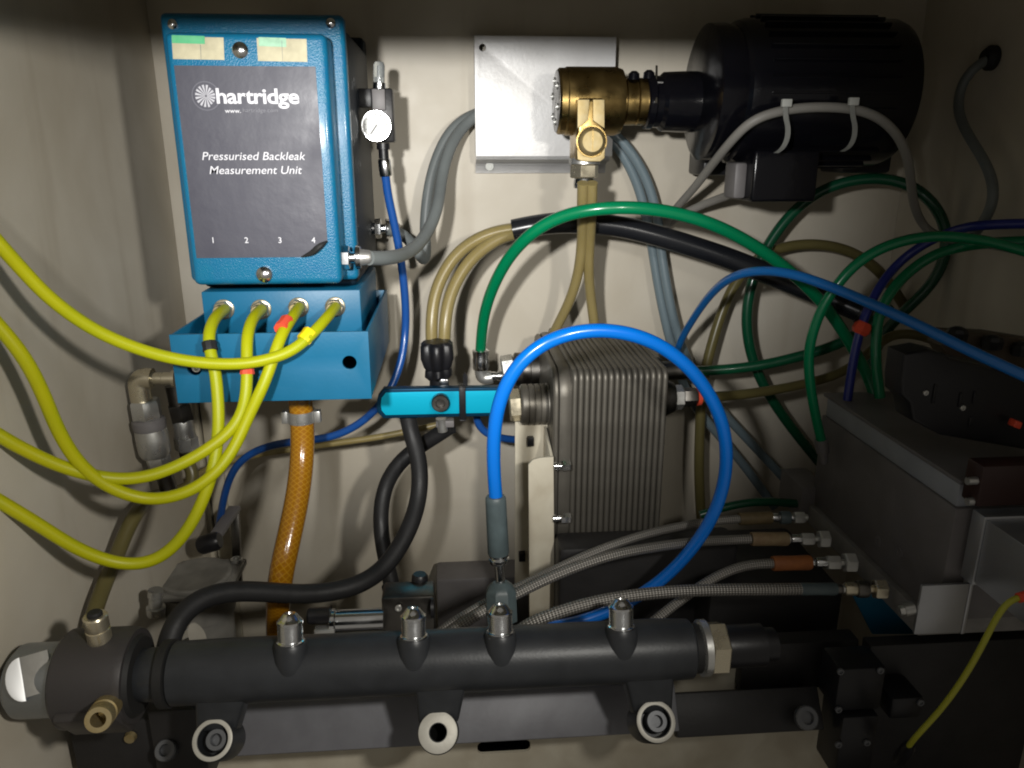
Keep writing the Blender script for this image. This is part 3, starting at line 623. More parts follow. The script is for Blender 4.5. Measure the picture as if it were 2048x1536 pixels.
bm = B(); lathe(bm, (ax.x, ax.y, za+0.006), (ax.x, ax.y, za+0.0002), [(0, 62), (1, 62)], 24); part('lock_ring', bm, STEEL, bv)
bm = B(); lathe(bm, (ax.x, ax.y, zb-0.0002), (ax.x, ax.y, zc), [(0, 38), (0.6, 44), (1, 42)], 24); part('nipple', bm, CHROME, bv)
def xr(px): return W(px, 203, Y).x
def axl(a, b): return V((xr(a), cL.y, cL.z)), V((xr(b), cL.y, cL.z))
bm = B(); lathe(bm, *axl(1241, 1298), [(0, 84), (0.1, 84), (0.12, 90), (0.48, 90), (0.5, 84), (0.55, 90), (1, 90)], 40); part('neck', bm, BRASS, bv)
cp = thing('rubber_coupling', 'black rubber coupling between brass pump head and black motor with a clamp bolt', 'coupling', V((xr(1360), Y, cL.z-0.04)))
bm = B(); lathe(bm, *axl(1288, 1432), [(0, 96), (0.02, 104), (0.1, 104), (0.12, 98), (0.2, 98), (0.25, 112), (0.5, 115), (0.85, 116), (0.9, 124), (1, 126)], 40); part('sleeve', bm, MOTOR, cp)
a, b = W(1313, 206, Y-R(104, cL)), W(1313, 132, Y-R(60, cL)*0.6)
bm = B(); lathe(bm, a, b, [(0, 5), (1, 5)], 12); cb_ = part('clamp_bolt', bm, CHROME, cp)
bm = B(); q = a+(b-a)*0.55; obox(bm, q, (R(26, a), 0, 0), (0, R(8, a), 0), (0, 0, R(3, a)), 0.0003); part('clamp_bridge', bm, STEEL, cp)
bm = B(); lathe(bm, a-V((0, 0, .001)), a+(b-a)*0.12, [(0, 11), (1, 11)], 6); part('bolt_nut', bm, CHROME, cp)
bm = B(); lathe(bm, a+(b-a)*0.42, a+(b-a)*0.52, [(0, 10), (1, 10)], 6); part('bolt_nut', bm, CHROME, cp)
for px, py in ((1268, 148), (1298, 146)):
    q = W(px, py, Y-0.01); bm = B(); lathe(bm, q-V((0, 0, .006)), q+V((0, 0, .003)), [(0, 24), (0.7, 22), (1, 10)], 16); part('bleed_stud', bm, MOTOR, cp)

# ------------------------------------------------------------------ black motor
mo = thing('electric_motor', 'big gloss black electric motor lying along the top right of the cabinet', 'motor', W(1640, 345, .85))
Ym = .85; mc = W(1640, 188, Ym)
def ml(a, b): return V((W(a, 192, Ym).x, mc.y, mc.z)), V((W(b, 192, Ym if b < 1700 else .795).x, mc.y, mc.z))
bm = B(); lathe(bm, *ml(1400, 1452), [(0, 236), (0.08, 256), (0.6, 258), (1, 250)], 56); part('end_flange', bm, MOTOR, mo)
bm = B(); lathe(bm, *ml(1425, 1470), [(0, 120), (0.4, 150), (0.5, 180), (1, 200)], 40); part('bearing_boss', bm, MOTOR, mo)
bm = B(); lathe(bm, *ml(1448, 1836), [(0, 240), (0.03, 266), (0.07, 274), (0.93, 274), (0.97, 264), (0.99, 240), (1, 200)], 64); part('motor_case', bm, MOTOR, mo)
for k in range(30):
    a = 2*math.pi*k/30+0.05
    if -0.5 < math.sin(a+2.2) < -0.2: continue
    r_ = R(274, mc); d = V((0, math.cos(a), math.sin(a))); A_, B_ = ml(1490, 1780)
    bm = B(); obox(bm, (A_+B_)/2+d*(r_+0.0012), ((B_-A_).x/2, 0, 0), d*0.0022, d.cross(V(X1))*0.0011, 0.0004, 1); part('cooling_fin', bm, MOTOR, mo)
for px, py in ((1560, 66), (1642, 62)):
    q = W(px, py, Ym-R(240, mc)*0.55); bm = B(); bolt_head(bm, q, (0, -0.5, 0.85), R(20, q), 0.004); part('case_bolt', bm, BLACKP, mo)
yb_ = Ym-R(274, mc)*0.93
p0, p1 = W(1502, 404, yb_), W(1642, 300, yb_); box(bm := B(), p0.x, p1.x, yb_, yb_+0.06, p0.z, p1.z, 0.003, 3); part('terminal_box', bm, MOTOR, mo)
p0, p1 = W(1468, 398, yb_+0.015), W(1499, 325, yb_+0.015); box(bm := B(), p0.x, p1.x, yb_+0.018, yb_+0.05, p0.z, p1.z, 0.003); part('side_gland_box', bm, BLOCK, mo)
p0, p1 = W(1380, 350, .93), W(1500, 296, .93); box(bm := B(), p0.x+0.006, p1.x, .90, .96, p0.z, p1.z, 0.004); part('mounting_foot', bm, BLACKP, mo)
p0, p1 = W(1660, 345, .93), W(1760, 300, .93); box(bm := B(), p0.x, p1.x, .90, .96, p0.z, p1.z, 0.004); part('mounting_foot', bm, BLACKP, mo)

# ------------------------------------------------------------------ cables round the motor
mcab = thing('motor_cable', 'pale grey cable arching across the front of the black motor', 'cable', W(1640, 215, .745))
ym2 = Ym-R(274, mc)-0.009
P_ = [(1330, 452, .975), (1345, 425, .95), (1385, 380, .89), (1420, 335, .84), (1460, 285, .79), (1505, 241, ym2), (1570, 220, ym2-.002), (1640, 214, ym2-.003), (1705, 218, ym2-.002), (1755, 234, ym2), (1793, 268, .775), (1815, 315, .79), (1822, 365, .81), (1828, 410, .83), (1848, 453, .84), (1880, 474, .82), (1930, 482, .79), (2000, 492, .75), (2090, 512, .69)]
hose('cable_sheath', P_, 19, BEIGEC, mcab)
for px, py, dx in ((1573, 206, -16), (1707, 203, -22)):
    z = thing('zip_tie', 'white zip tie on the motor cable, nearer the brass valve' if px < 1600 else 'white zip tie on the motor cable, nearer the right wall', 'zip tie', W(px, py, ym2-.01), 'white zip ties on the motor cable')
    q = W(px, py, ym2-.012); bm = B(); obox(bm, q, (R(20, q), 0, 0), (0, 0.0022, 0), (0, 0, R(15, q)), 0.0006); part('tie_head', bm, NATZ, z)
    path = px3([(px-2, py+8, ym2-.0125), (px-1, py+30, ym2-.0125), (px+3, py+50, ym2-.009), (px+1, py+72, ym2-.008), (px-8, py+90, ym2-.012), (px-16+dx*.3, py+100, ym2-.018)])
    q2 = smooth_path(spline(path, 5), 2); bm = B(); wv = R(11, q); rows = []
    for v in q2: rows.append((bm.verts.new(v+V((-wv, 0, 0))), bm.verts.new(v+V((wv, 0, 0)))))
    for a, b in zip(rows, rows[1:]): bm.faces.new((a[0], a[1], b[1], b[0]))
    bmesh.ops.solidify(bm, geom=bm.faces[:], thickness=0.001); part('tie_strap', bm, NATZ, z, 50)
tag(hose('thin_cable', [(1318, 470, .985), (1345, 440, .97), (1400, 412, .94), (1440, 397, .91), (1476, 384, .865)], 16, BEIGEC), 'thin pale cable running into the grey box under the motor', 'cable')
gz = [(1982, 116), (1948, 136), (1925, 168), (1916, 210), (1926, 250), (1950, 292), (1975, 335), (1987, 380), (1980, 420), (1962, 450), (1945, 474), (1935, 494)]
rp = [onX(a, b, XR-(0.003 if i == 0 else 0.018+0.004*min(i, 4))) for i, (a, b) in enumerate(gz)]
wc = thing('wall_cable', 'grey cable coming out of a black grommet in the right wall', 'cable', rp[0])
part('cable_sheath', tube(B(), rp, R(19, rp[3])), GREYC, wc, 60)
bm = B(); lathe(bm, rp[0]+V((0.0025, 0, 0)), rp[0]+V((-0.008, 0, 0)), [(0, 0.013), (0.5, 0.013), (1, 0.009)], 24, True); part('grommet', bm, MATTEB, wc)
G2 = 'grey cables from the glands of the blue box'
tag(hose('grey_cable', [(738, 516, .7175), (775, 516, .74), (810, 508, .78), (838, 488), (862, 450, .86), (877, 405), (884, 350, .92), (900, 295), (925, 255, .965), (960, 225, .975), (1010, 200, .98)], 24, GREYC),
    'grey cable from the lower gland, sweeping up behind the white plate', 'cable', G2)
tag(hose('grey_cable', [(775, 459, .92), (800, 466), (822, 485), (838, 508, .93), (848, 520, .935), (852, 505, .94), (850, 470), (852, 420), (860, 365, .95), (876, 310), (902, 262, .965), (940, 232, .975), (1000, 215, .985)], 22, GREYC),
    'grey cable from the upper gland, hanging in a tight loop beside the first', 'cable', G2)
# amber tubes below the brass valve
G3 = 'amber tubes below the brass valve'
tag(hose('amber_tube', [(1166, 366, .818), (1165, 410, .83), (1165, 470, .86), (1158, 540, .88), (1140, 600, .90), (1118, 645, .92), (1095, 690, .94)], 21, BEIGE), 'amber tube under the brass valve, bending away to the left', 'tube', G3)
tag(hose('amber_tube', [(1184, 366, .818), (1183, 410, .83), (1180, 470, .86), (1177, 540, .88), (1182, 600, .90), (1189, 650, .91), (1192, 700, .93)], 21, BEIGE), 'amber tube under the brass valve, dropping straight behind the cooler', 'tube', G3)
G4 = 'blue-grey hoses behind the white plate'
tag(hose('blue_grey_hose', [(1215, 270, .975), (1240, 300), (1272, 360), (1292, 430), (1305, 500, .97), (1318, 580), (1335, 660, .96), (1352, 720), (1375, 790, .96), (1420, 850), (1480, 920, .95), (1550, 1015, .93)], 19, BLUEGREY), 'blue-grey hose of the pair, left one, slipping behind the cooler', 'hose', G4)
tag(hose('blue_grey_hose', [(1222, 262, .965), (1255, 295), (1292, 355), (1314, 430), (1322, 500, .96), (1333, 570), (1350, 650, .95), (1370, 710), (1400, 770, .95), (1450, 830), (1520, 905, .94), (1590, 980, .93)], 19, BLUEGREY), 'blue-grey hose of the pair, right one, passing beside the cooler top', 'hose', G4)

# ------------------------------------------------------------------ black sheathed bundle and its amber ends
G5 = 'amber tubes going into the black star knob'
tag(hose('amber_tube', [(864, 700, .862), (863, 650, .865), (868, 600), (883, 555, .88), (912, 510), (955, 478, .895), (1000, 462), (1050, 456, .90)], 25, BEIGE), 'amber tube above the black star knob, outer one of the pair', 'tube', G5)
tag(hose('amber_tube', [(888, 700, .857), (890, 650, .86), (897, 605), (912, 565, .875), (938, 524), (972, 493, .89), (1010, 472), (1052, 463, .90)], 25, BEIGE), 'amber tube above the black star knob, inner one of the pair', 'tube', G5)
sh = thing('sheathed_hose', 'thick black spiral wrapped hose crossing behind the green arch', 'hose', W(1340, 480, .885))
SP = [(1026, 460, .898), (1060, 453), (1110, 446), (1170, 446, .89), (1240, 453), (1310, 470), (1380, 491, .875), (1450, 514), (1520, 541, .86), (1590, 570), (1660, 598, .84), (1722, 624, .82)]
hose('sheath', SP, 42, SHEATH, sh, n=20)
a, b = W(1050, 456, .897), W(1056, 455, .897); bm = B(); lathe(bm, a, b, [(0, 44), (1, 44)], 28); part('white_band', bm, GREYC, sh)
a, b = W(1716, 622, .82), W(1740, 632, .815); bm = B(); lathe(bm, a, b, [(0, 46), (0.2, 50), (0.8, 50), (1, 40)], 24); part('end_collar', bm, BLACKP, sh)

# ------------------------------------------------------------------ star knob on the blue bar
Yk = .835
kn = thing('star_knob', 'black lobed star knob standing above the blue bar', 'knob', W(880, 780, Yk))
def knob(bm, A, Bp, prof, lobes, amp):
    A, Bp = V(A), V(Bp); d, u, v = frame(Bp-A); n = lobes*8; rings = []
    for q, wd in prof:
        c = A+(Bp-A)*q; r = R(wd, c)
        rings.append([bm.verts.new(c+(u*math.cos(2*math.pi*k/n)+v*math.sin(2*math.pi*k/n))*(r*(1-amp*(0.5-0.5*math.cos(lobes*2*math.pi*k/n))**1.6))) for k in range(n)])
    for a, b in zip(rings, rings[1:]):
        for k in range(n): bm.faces.new((a[k], a[(k+1) % n], b[(k+1) % n], b[k]))
    bm.faces.new(rings[0][::-1]); bm.faces.new(rings[-1]); return bm
part('knob_head', knob(B(), W(876, 738, Yk), W(873, 683, Yk), [(0, 50), (0.12, 60), (0.45, 72), (0.9, 70), (1, 58)], 6, 0.24), BLACKP, kn, 50)
part('knob_skirt', knob(B(), W(878, 757, Yk), W(876, 737, Yk), [(0, 44), (0.4, 60), (1, 56)], 6, 0.22), BLACKP, kn, 50)
bm = B(); lathe(bm, W(880, 790, Yk), W(878, 756, Yk), [(0, 40), (1, 38)], 24); part('knob_neck', bm, BLACKP, kn)
p = W(888, 770, Yk-0.0115); bm = B(); obox(bm, p, (R(18, p), 0, 0), (0, 0.002, 0), (0, 0, R(24, p)), 0.0005); part('steel_flat', bm, CHROME, kn)

# ------------------------------------------------------------------ blue anodised bar
Yb = .80
bar = thing('blue_bar', 'bright blue anodised manifold bar with clipped ends left of the cooler', 'manifold bar', W(880, 832, Yb))
def q2(px, py): v = W(px, py, Yb); return v
o = q2(762, 830); pts = [(772, 829), (996, 824), (1001, 816), (1003, 806), (1002, 792), (997, 781), (772, 785), (764, 795), (762, 808), (764, 820)]
part('bar_face', plate([((q2(a, b)-o).x, (q2(a, b)-o).z) for a, b in pts], [], o-V((0, 0.0012, 0)), X1, Z1, 0.0015, 0.0003), ANOD, bar)
pts2 = [(768, 835), (1000, 830), (1007, 818), (1009, 804), (1007, 788), (1000, 777), (768, 780), (758, 793), (755, 808), (757, 824)]
part('bar_body', plate([((q2(a, b)-o).x, (q2(a, b)-o).z) for a, b in pts2], [], o+V((0, 0.0008, 0)), X1, Z1, 0.009, 0.0012), ANODD, bar)
c = W(881, 803, Yb-0.003); s = R(2, c); bm = B(); bolt_head(bm, c+V((0, 0.001, 0)), (0, -1, 0), 18*s, 0.009); part('socket_bolt', bm, DSTEEL, bar)
bm = B(); lathe(bm, W(882, 836, Yb+.015), W(886, 862, Yb+.016), [(0, 22), (0.3, 20), (1, 20)], 20); part('bleed_stub', bm, STEEL, bar)
p0, p1 = W(872, 856, Yb+.012), W(908, 842, Yb+.012); box(bm := B(), p0.x, p1.x, Yb+.012, Yb+.03, p0.z, p1.z, 0.001); part('end_lug', bm, BLOCK, bar)
zt = thing('zip_tie', 'black zip tie strapped round the right half of the blue bar', 'zip tie', W(924, 805, Yb))
p0, p1 = W(919, 840, Yb-.004), W(931, 776, Yb-.004); box(bm := B(), p0.x, p1.x, Yb-.0045, Yb-.0016, p0.z, p1.z, 0.0006); part('tie_strap', bm, BLACKP, zt)
for zz in (p1.z, p0.z-0.0015): box(bm := B(), p0.x, p1.x, Yb-.0045, Yb+.012, zz, zz+0.0015, 0.0004); part('tie_side', bm, BLACKP, zt)
bm = B(); q = [(926, 772), (926, 750), (930, 744), (935, 752), (935, 772)]; part('tie_tail', plate([((W(a, b, Yb+.002)-W(926, 772, Yb+.002)).x, (W(a, b, Yb+.002)-W(926, 772, Yb+.002)).z) for a, b in q], [], W(926, 772, Yb+.002), X1, Z1, 0.0014), BLACKP, zt); bm.free()
# thin tubes behind the bar
tag(hose('thin_beige_tube', [(905, 842, .90), (860, 853), (800, 866), (740, 877, .90), (680, 885), (620, 894, .90), (560, 902), (500, 912, .90), (450, 925), (410, 940, .90), (370, 965, .89)], 13, BEIGE), 'thin beige tube slanting left from under the blue bar', 'tube')
tag(hose('short_blue_tube', [(952, 822, .86), (955, 845), (972, 866), (1002, 876, .87), (1040, 880, .88), (1080, 882, .9)], 15, BLUET), 'short dull blue tube curving from the blue bar to behind the cream bracket', 'tube')
# black hoses
G6 = 'black rubber hoses hanging from the blue bar'
tag(hose('black_hose', [(815, 828, .822), (822, 865, .81), (834, 905, .80), (840, 950, .785), (836, 1000, .77), (822, 1048, .75), (798, 1095, .73), (765, 1138, .71), (720, 1168, .69), (660, 1184, .675), (590, 1188, .66), (520, 1183, .645), (455, 1184, .63), (405, 1198, .615), (368, 1225, .60), (345, 1262, .585), (332, 1310, .575)], 37, RUBBER, at=8, n=20),
    'black rubber hose in an S curve from the blue bar to the rail end', 'hose', G6)
tag(hose('black_hose', [(902, 852, .835), (870, 873), (836, 895, .845), (800, 925), (774, 965, .84), (763, 1010), (762, 1055, .82), (768, 1100), (778, 1145, .79), (788, 1195, .77), (792, 1220, .76)], 31, RUBBER, n=20), 'black rubber hose looping left under the blue bar then straight down', 'hose', G6)
# ------------------------------------------------------------------ plate cooler
Yc = .745
co = thing('plate_cooler', 'dark steel plate heat exchanger with vertical ribs behind the blue loop', 'heat exchanger', W(1220, 1065, .80))
kx0, kx1 = W(1107, 900, Yc).x, W(1329, 900, Yc).x
kz1 = onZ(1220, 742, W(1220, 742, Yc).z).z; kz0 = W(1220, 1095, Yc).z
Yc1 = .955
def yz_slab(x0, x1, y0, y1, z0, z1, r, inset=0.0012):
    """rounded rectangle in the depth/height plane, thickness along x"""
    bm = bmesh.new(); rings = []
    for x, ins in ((x0, inset), (x0+(x1-x0)*.3, 0), (x0+(x1-x0)*.7, 0), (x1, inset)):
        rings.append([bm.verts.new((x, a, b)) for a, b in rrect(y0+ins, y1-ins, z0+ins, z1-ins, r, 6)])
    n = len(rings[0])
    for a, b in zip(rings, rings[1:]):
        for k in range(n): bm.faces.new((a[k], a[(k+1) % n], b[(k+1) % n], b[k]))
    bm.faces.new(rings[0]); bm.faces.new(rings[-1]); return bm
ew = W(1142, 900, Yc).x-kx0
part('end_plate', yz_slab(kx0, kx0+ew*0.32, Yc+.004, Yc1-.006, kz0, kz1-.002, .026), COOLER, co)
part('end_plate', yz_slab(kx0+ew*0.34, kx0+ew, Yc+.001, Yc1-.003, kz0, kz1, .028), COOLER, co)
NP = 16; pit = (kx1-kx0-ew)/NP; p_first = None
for k in range(NP):
    x = kx0+ew+pit*k
    if p_first is None: p_first = part('cooler_plate', yz_slab(x+pit*.03, x+pit*.93, Yc-.001, Yc1, kz0, kz1+.001, .011, .0014), COOLER, co, 60)
    else: dup(p_first, V((pit*k, 0, (0.0006 if k % 3 == 1 else 0))), co)
part('plate_core', yz_slab(kx0+ew, kx1-.001, Yc+.0025, Yc1-.0025, kz0+.004, kz1-.0025, .02), COOLER, co)
# left ports
def xcyl(a_px, b_px, py, Yy): A = W(a_px, py, Yy); Bq = W(b_px, py, Yy); return A, V((Bq.x, A.y, A.z))
Yp = .80
A, Bq = xcyl(1040, 1110, 809, Yp); Bq.x = kx0+.002
prof = [(0, 74), (0.04, 80)]
for k in range(4): prof += [(0.08+k*.2, 82), (0.22+k*.2, 82), (0.235+k*.2, 76), (0.26+k*.2, 76)]
prof += [(0.9, 84), (1, 86)]
bm = B(); lathe(bm, A, Bq, prof, 40); pt_ = part('threaded_port', bm, COOLER, co)
A2, B2 = xcyl(1018, 1046, 811, Yp); bm = B(); hexn(bm, A2, V((A.x, A.y, A.z))+V((.001, 0, 0)), 66, 0.35); part('hex_nut', bm, NICKEL, pt_)
Yq = .90
A, Bq = xcyl(1028, 1100, 740, Yq); Bq.x = kx0+.002
bm = B(); lathe(bm, A, Bq, [(0, 64), (0.04, 70), (0.3, 70), (0.32, 64), (0.6, 64), (0.62, 70), (1, 70)], 36); pt_ = part('threaded_port', bm, DSTEEL, co)
A2, B2 = xcyl(1004, 1030, 744, Yq); bm = B(); hexn(bm, A2, A+V((.001, 0, 0)), 66, 0.1); part('hex_nut', bm, STEEL, pt_)
# right port
A, Bq = xcyl(1338, 1362, 795, .79); A.x = kx1-.003; Bq.x = W(1346, 795, .79).x
bm = B(); lathe(bm, A, Bq, [(0, 84), (0.5, 78), (1, 60)], 32); pt_ = part('outlet_port', bm, DSTEEL, co)
A2 = Bq; B2 = V((W(1365, 795, .79).x, A.y, A.z)); bm = B(); hexn(bm, A2, B2, 50, 0.3); part('hex_nut', bm, STEEL, pt_)
A3 = B2; B3 = V((W(1393, 795, .79).x, A.y, A.z)); bm = B(); hexn(bm, A3, B3, 38, 0.1); part('hex_nut', bm, DSTEEL, pt_)
B4 = V((W(1401, 795, .79).x, A.y, A.z)); bm = B(); lathe(bm, B3, B4, [(0, 36), (1, 34)], 24); part('red_collar', bm, RED, pt_, label='red plastic collar')
A, Bq = xcyl(1338, 1372, 742, .90); A.x = kx1-.002; bm = B(); lathe(bm, A, Bq, [(0, 60), (0.5, 60), (0.52, 40), (1, 36)], 28); part('outlet_port', bm, DSTEEL, co)

# ------------------------------------------------------------------ green elbow fitting at the cooler
Ye = .90
el = thing('elbow_fitting', 'chrome push-in elbow joining the long green hose to the cooler port', 'fitting', W(962, 758, Ye))
bm = B(); lathe(bm, W(962, 738, Ye), W(961, 699, Ye), [(0, 32), (0.1, 34), (0.5, 34), (0.6, 32), (0.95, 34), (1, 28)], 28); part('collet', bm, CHROME, el)
bm = B(); tube(bm, px3([(962, 738, Ye), (963, 748, Ye), (966, 754, Ye), (974, 756, Ye), (984, 754, Ye)]), R(26, W(962, 750, Ye)), n=20, smooth=3); part('elbow_body', bm, STEEL, el)
A, Bq = xcyl(980, 1004, 752, Ye); bm = B(); lathe(bm, A, Bq, [(0, 18), (0.45, 18), (0.47, 14), (0.6, 14), (0.62, 20), (1, 20)], 20); part('threaded_stem', bm, CHROME, el)
tag(hose('green_hose', [(961, 702, .90), (964, 660, .885), (972, 615, .865), (990, 565, .84), (1020, 512, .815), (1065, 465, .79), (1120, 434), (1185, 419, .765), (1255, 415, .76), (1330, 422), (1405, 441, .765), (1475, 472, .775), (1540, 512), (1600, 560, .79), (1650, 612), (1685, 662, .81), (1715, 712), (1738, 758, .80), (1752, 800, .79)], 26, GREEN, n=18),
    'bright green hose in one wide arch from the cooler elbow to the right', 'hose')

# ------------------------------------------------------------------ cream bracket by the cooler
cbk = thing('cream_bracket', 'cream painted folded bracket standing left of the cooler', 'bracket', W(1068, 1220, .74))
yk = .735
def wpts(pts, Y): o = W(*pts[0], Y); return o, [((W(a, b, Y)-o).x, (W(a, b, Y)-o).z) for a, b in pts]
o, pl = wpts([(1060, 1235), (1058, 930), (1066, 921), (1080, 917), (1106, 915), (1108, 1235)], yk)
part('front_flange', plate(pl, [], o, X1, Z1, 0.003, 0.0006), CREAM, cbk)
bxr = W(1107, 950, yk).x; bxl = W(1059, 950, yk).x
zA, zB = W(1060, 852, .80).z, W(1060, 1230, yk).z
o2 = V((W(1031, 900, .80).x, .80, 0))
o, pl = wpts([(1031, 1190), (1031, 845), (1094, 845), (1104, 885), (1106, 916), (1106, 1190)], .80)
part('back_flange', plate(pl, [], o, X1, Z1, 0.003, 0.0006), CREAM, cbk)
bm = B(); hexa(bm, [(bxr-.0032, yk+.0035, zB), (bxr-.0002, yk+.0035, zB), (bxr-.0002, yk+.0035, W(1107, 915, yk).z), (bxr-.0032, yk+.0035, W(1107, 915, yk).z), (bxr-.0032, .7995, zB), (bxr-.0002, .7995, zB), (bxr-.0002, .7995, zA), (bxr-.0032, .7995, zA)], 0.0004); part('web', bm, CREAM, cbk)
for px, py in ((1061, 882), (1044, 1112)):
    c = W(px, py, .797); bm = B(); obox(bm, c, (R(13, c), 0, 0), (0, .004, 0), (0, 0, R(19, c)), .0008); part('rubber_bumper', bm, BLACKP, cbk)
for px, py in ((1131, 927), (1131, 1031)):
    c = W(px, py, Yc-.004); A = V((bxr-.001, c.y+.012, c.z))
    A, E = V((bxr, Yc-.010, c.z)), V((W(1141, py, Yc-.010).x, Yc-.010, c.z)); s = R(2, c)
    bm = B(); lathe(bm, A, A+(E-A)*0.45, [(0, 8*s), (0.5, 8*s), (0.55, 6*s), (1, 6*s)], 16, True); bo = part('bracket_bolt', bm, CHROME, cbk)
    bm = B(); hexn(bm, A+(E-A)*0.45, E, 11*s, 0.5, True); part('bolt_head', bm, CHROME, bo)

# ------------------------------------------------------------------ big blue hose with crimp
bh = thing('blue_hose', 'bright blue hose in a big loop with grey crimp sleeve at its end', 'hose', W(1000, 1120, .60))
hose('hose_wall', [(993, 1010, .60), (989, 960, .60), (987, 910), (989, 860), (998, 808, .60), (1020, 755), (1054, 712), (1100, 681, .60), (1155, 664), (1215, 661), (1275, 672, .605), (1330, 697), (1380, 738), (1418, 788, .62), (1444, 845), (1453, 905), (1448, 965, .63), (1430, 1022), (1400, 1075), (1360, 1125, .635), (1310, 1170), (1250, 1207), (1185, 1235, .63), (1120, 1252), (1065, 1258, .625)], 29, BLUEH, bh, at=6, n=22)
bm = B(); lathe(bm, W(997, 1108, .598), W(991, 992, .60), [(0, 40), (0.03, 43), (0.9, 42), (0.97, 41), (1, 36)], 32); part('crimp_sleeve', bm, SLEEVE, bh)
bm = B(); lathe(bm, W(1001, 1168, .595), W(997, 1104, .598), [(0, 20), (0.62, 21), (0.66, 36), (0.72, 41), (0.8, 41), (0.83, 34), (0.88, 40), (1, 40)], 32); part('ferrule', bm, CHROME, bh)
bm = B(); lathe(bm, W(1004, 1240, .588), W(1001, 1163, .595), [(0, 64), (0.75, 64), (0.9, 50), (1, 30)], 8, phase=.39); part('swivel_nut', bm, SLEEVE, bh)

# ------------------------------------------------------------------ steel braided hoses
G7 = 'steel braided hoses feeding the dark block'
def braided(pts, wd, tagx, tagm, parts, label, lab2):
    P = px3(pts); t = thing('braided_hose', label, 'hose', P[-1], G7); r = R(wd, P[-2])
    part('braid', tube(B(), P, r, n=16), BRAID, t, 60)
    if tagx:
        bm = B(); lathe(bm, P[-1], P[-1]+(W(tagx[1], tagx[2], pts[-1][2])-P[-1]), [(0, tagx[0]*.94), (0.06, tagx[0]), (0.5, tagx[0]*.96), (0.94, tagx[0]), (1, tagx[0]*.92)], 18)
        part('heat_shrink_tag', bm, tagm, t, label=lab2); E = W(tagx[1], tagx[2], pts[-1][2])
    else: E = P[-1]
    s = R(2, E); d = V((1, -0.08, 0)).normalized(); x = 0
    for kind, ln, wv, mt in parts:
        A = E+d*(x*s); Bq = E+d*((x+ln)*s); x += ln; bm = B()
        if kind == 'hex': hexn(bm, A, Bq, wv*.5*s*1.12, 0.5, True); part('hex_nut', bm, ZINC if mt in (CHROME, STEEL) else mt, t)
        else: lathe(bm, A, Bq, [(0, wv*.46*s), (0.15, wv*.5*s), (0.85, wv*.5*s), (1, wv*.46*s)], 20, True); part('ferrule', bm, mt, t)
Yz = .69
braided([(868, 1272, .60), (910, 1243, .60), (960, 1213, .61), (1030, 1178, .62), (1100, 1145, .635), (1160, 1116, .645), (1225, 1090, .655), (1300, 1066, .67), (1380, 1049, .685), (1440, 1041, .69), (1478, 1038, .69)], 17, (26, 1543, 1035), TAGO,
        [('c', 14, 17, CHROME), ('c', 3, 13, STEEL), ('c', 20, 26, SLEEVE), ('c', 8, 14, CHROME), ('hex', 20, 22, CHROME), ('c', 7, 14, STEEL)], 'steel braided hose with olive tag, topmost of the four', 'olive brown tag')
braided([(885, 1276, .585), (920, 1252, .585), (965, 1223, .59), (1030, 1190, .60), (1090, 1160, .605), (1150, 1135, .61), (1225, 1110, .62), (1310, 1094, .635), (1400, 1083, .65), (1460, 1080, .66), (1502, 1078, .66)], 19, (28, 1575, 1078), TAGB,
        [('c', 5, 18, STEEL), ('c', 3, 12, DSTEEL), ('c', 20, 18, CHROME), ('hex', 24, 23, CHROME), ('c', 10, 12, STEEL), ('hex', 20, 32, STEEL)], 'steel braided hose with pale beige tag, second from the top', 'pale beige tag')
braided([(1285, 1262, .60), (1320, 1232, .60), (1370, 1194, .605), (1415, 1163, .61), (1460, 1141, .615), (1500, 1130, .62), (1545, 1127, .62)], 19, (30, 1621, 1125), TAGR,
        [('c', 8, 16, CHROME), ('c', 3, 12, DSTEEL), ('c', 22, 20, CHROME), ('hex', 25, 26, CHROME), ('c', 9, 14, STEEL), ('hex', 22, 36, STEEL)], 'steel braided hose with rust coloured tag, third from the top', 'rust coloured tag')
braided([(1030, 1268, .565), (1060, 1247, .565), (1110, 1227, .565), (1180, 1206, .57), (1250, 1193, .572), (1330, 1184, .574), (1420, 1180, .576), (1510, 1179, .578), (1600, 1178, .58)], 24, (25, 1672, 1178), SLEEVE,
        [('c', 12, 20, DSTEEL), ('c', 5, 17, STEEL), ('c', 24, 26, NICKEL), ('c', 22, 34, DSTEEL), ('c', 12, 16, NICKEL), ('hex', 24, 36, NICKEL)], 'steel braided hose without a coloured tag, lowest of the four', 'dark grey crimp')

# ------------------------------------------------------------------ coloured tubes on the right
gl = thing('green_loop_hose', 'green hose arching over the dark block, frontmost of the right-hand loops', 'hose', W(1643, 890, .74))
hose('hose_wall', [(1643, 885, .74), (1632, 835, .735), (1622, 780, .73), (1617, 720), (1624, 670, .72), (1645, 615), (1672, 573, .715), (1705, 535), (1750, 503, .71), (1805, 482), (1870, 472, .70), (1940, 477), (2000, 488, .69), (2080, 512, .68)], 21, GREEN, gl, n=16)
bm = B(); lathe(bm, W(1648, 925, .742), W(1642, 878, .74), [(0, 16), (0.4, 18), (0.45, 25), (0.9, 26), (1, 24)], 18); part('push_fitting', bm, BLOCK, gl)
tag(hose('green_loop_hose', [(1760, 795, .75), (1753, 740, .755), (1752, 690), (1757, 635, .77), (1778, 588), (1820, 542, .78), (1868, 510), (1925, 493, .77), (1990, 485), (2090, 482, .70)], 21, GREEN, n=16), 'green hose rising from behind the dark block and leaving at the right edge', 'hose')
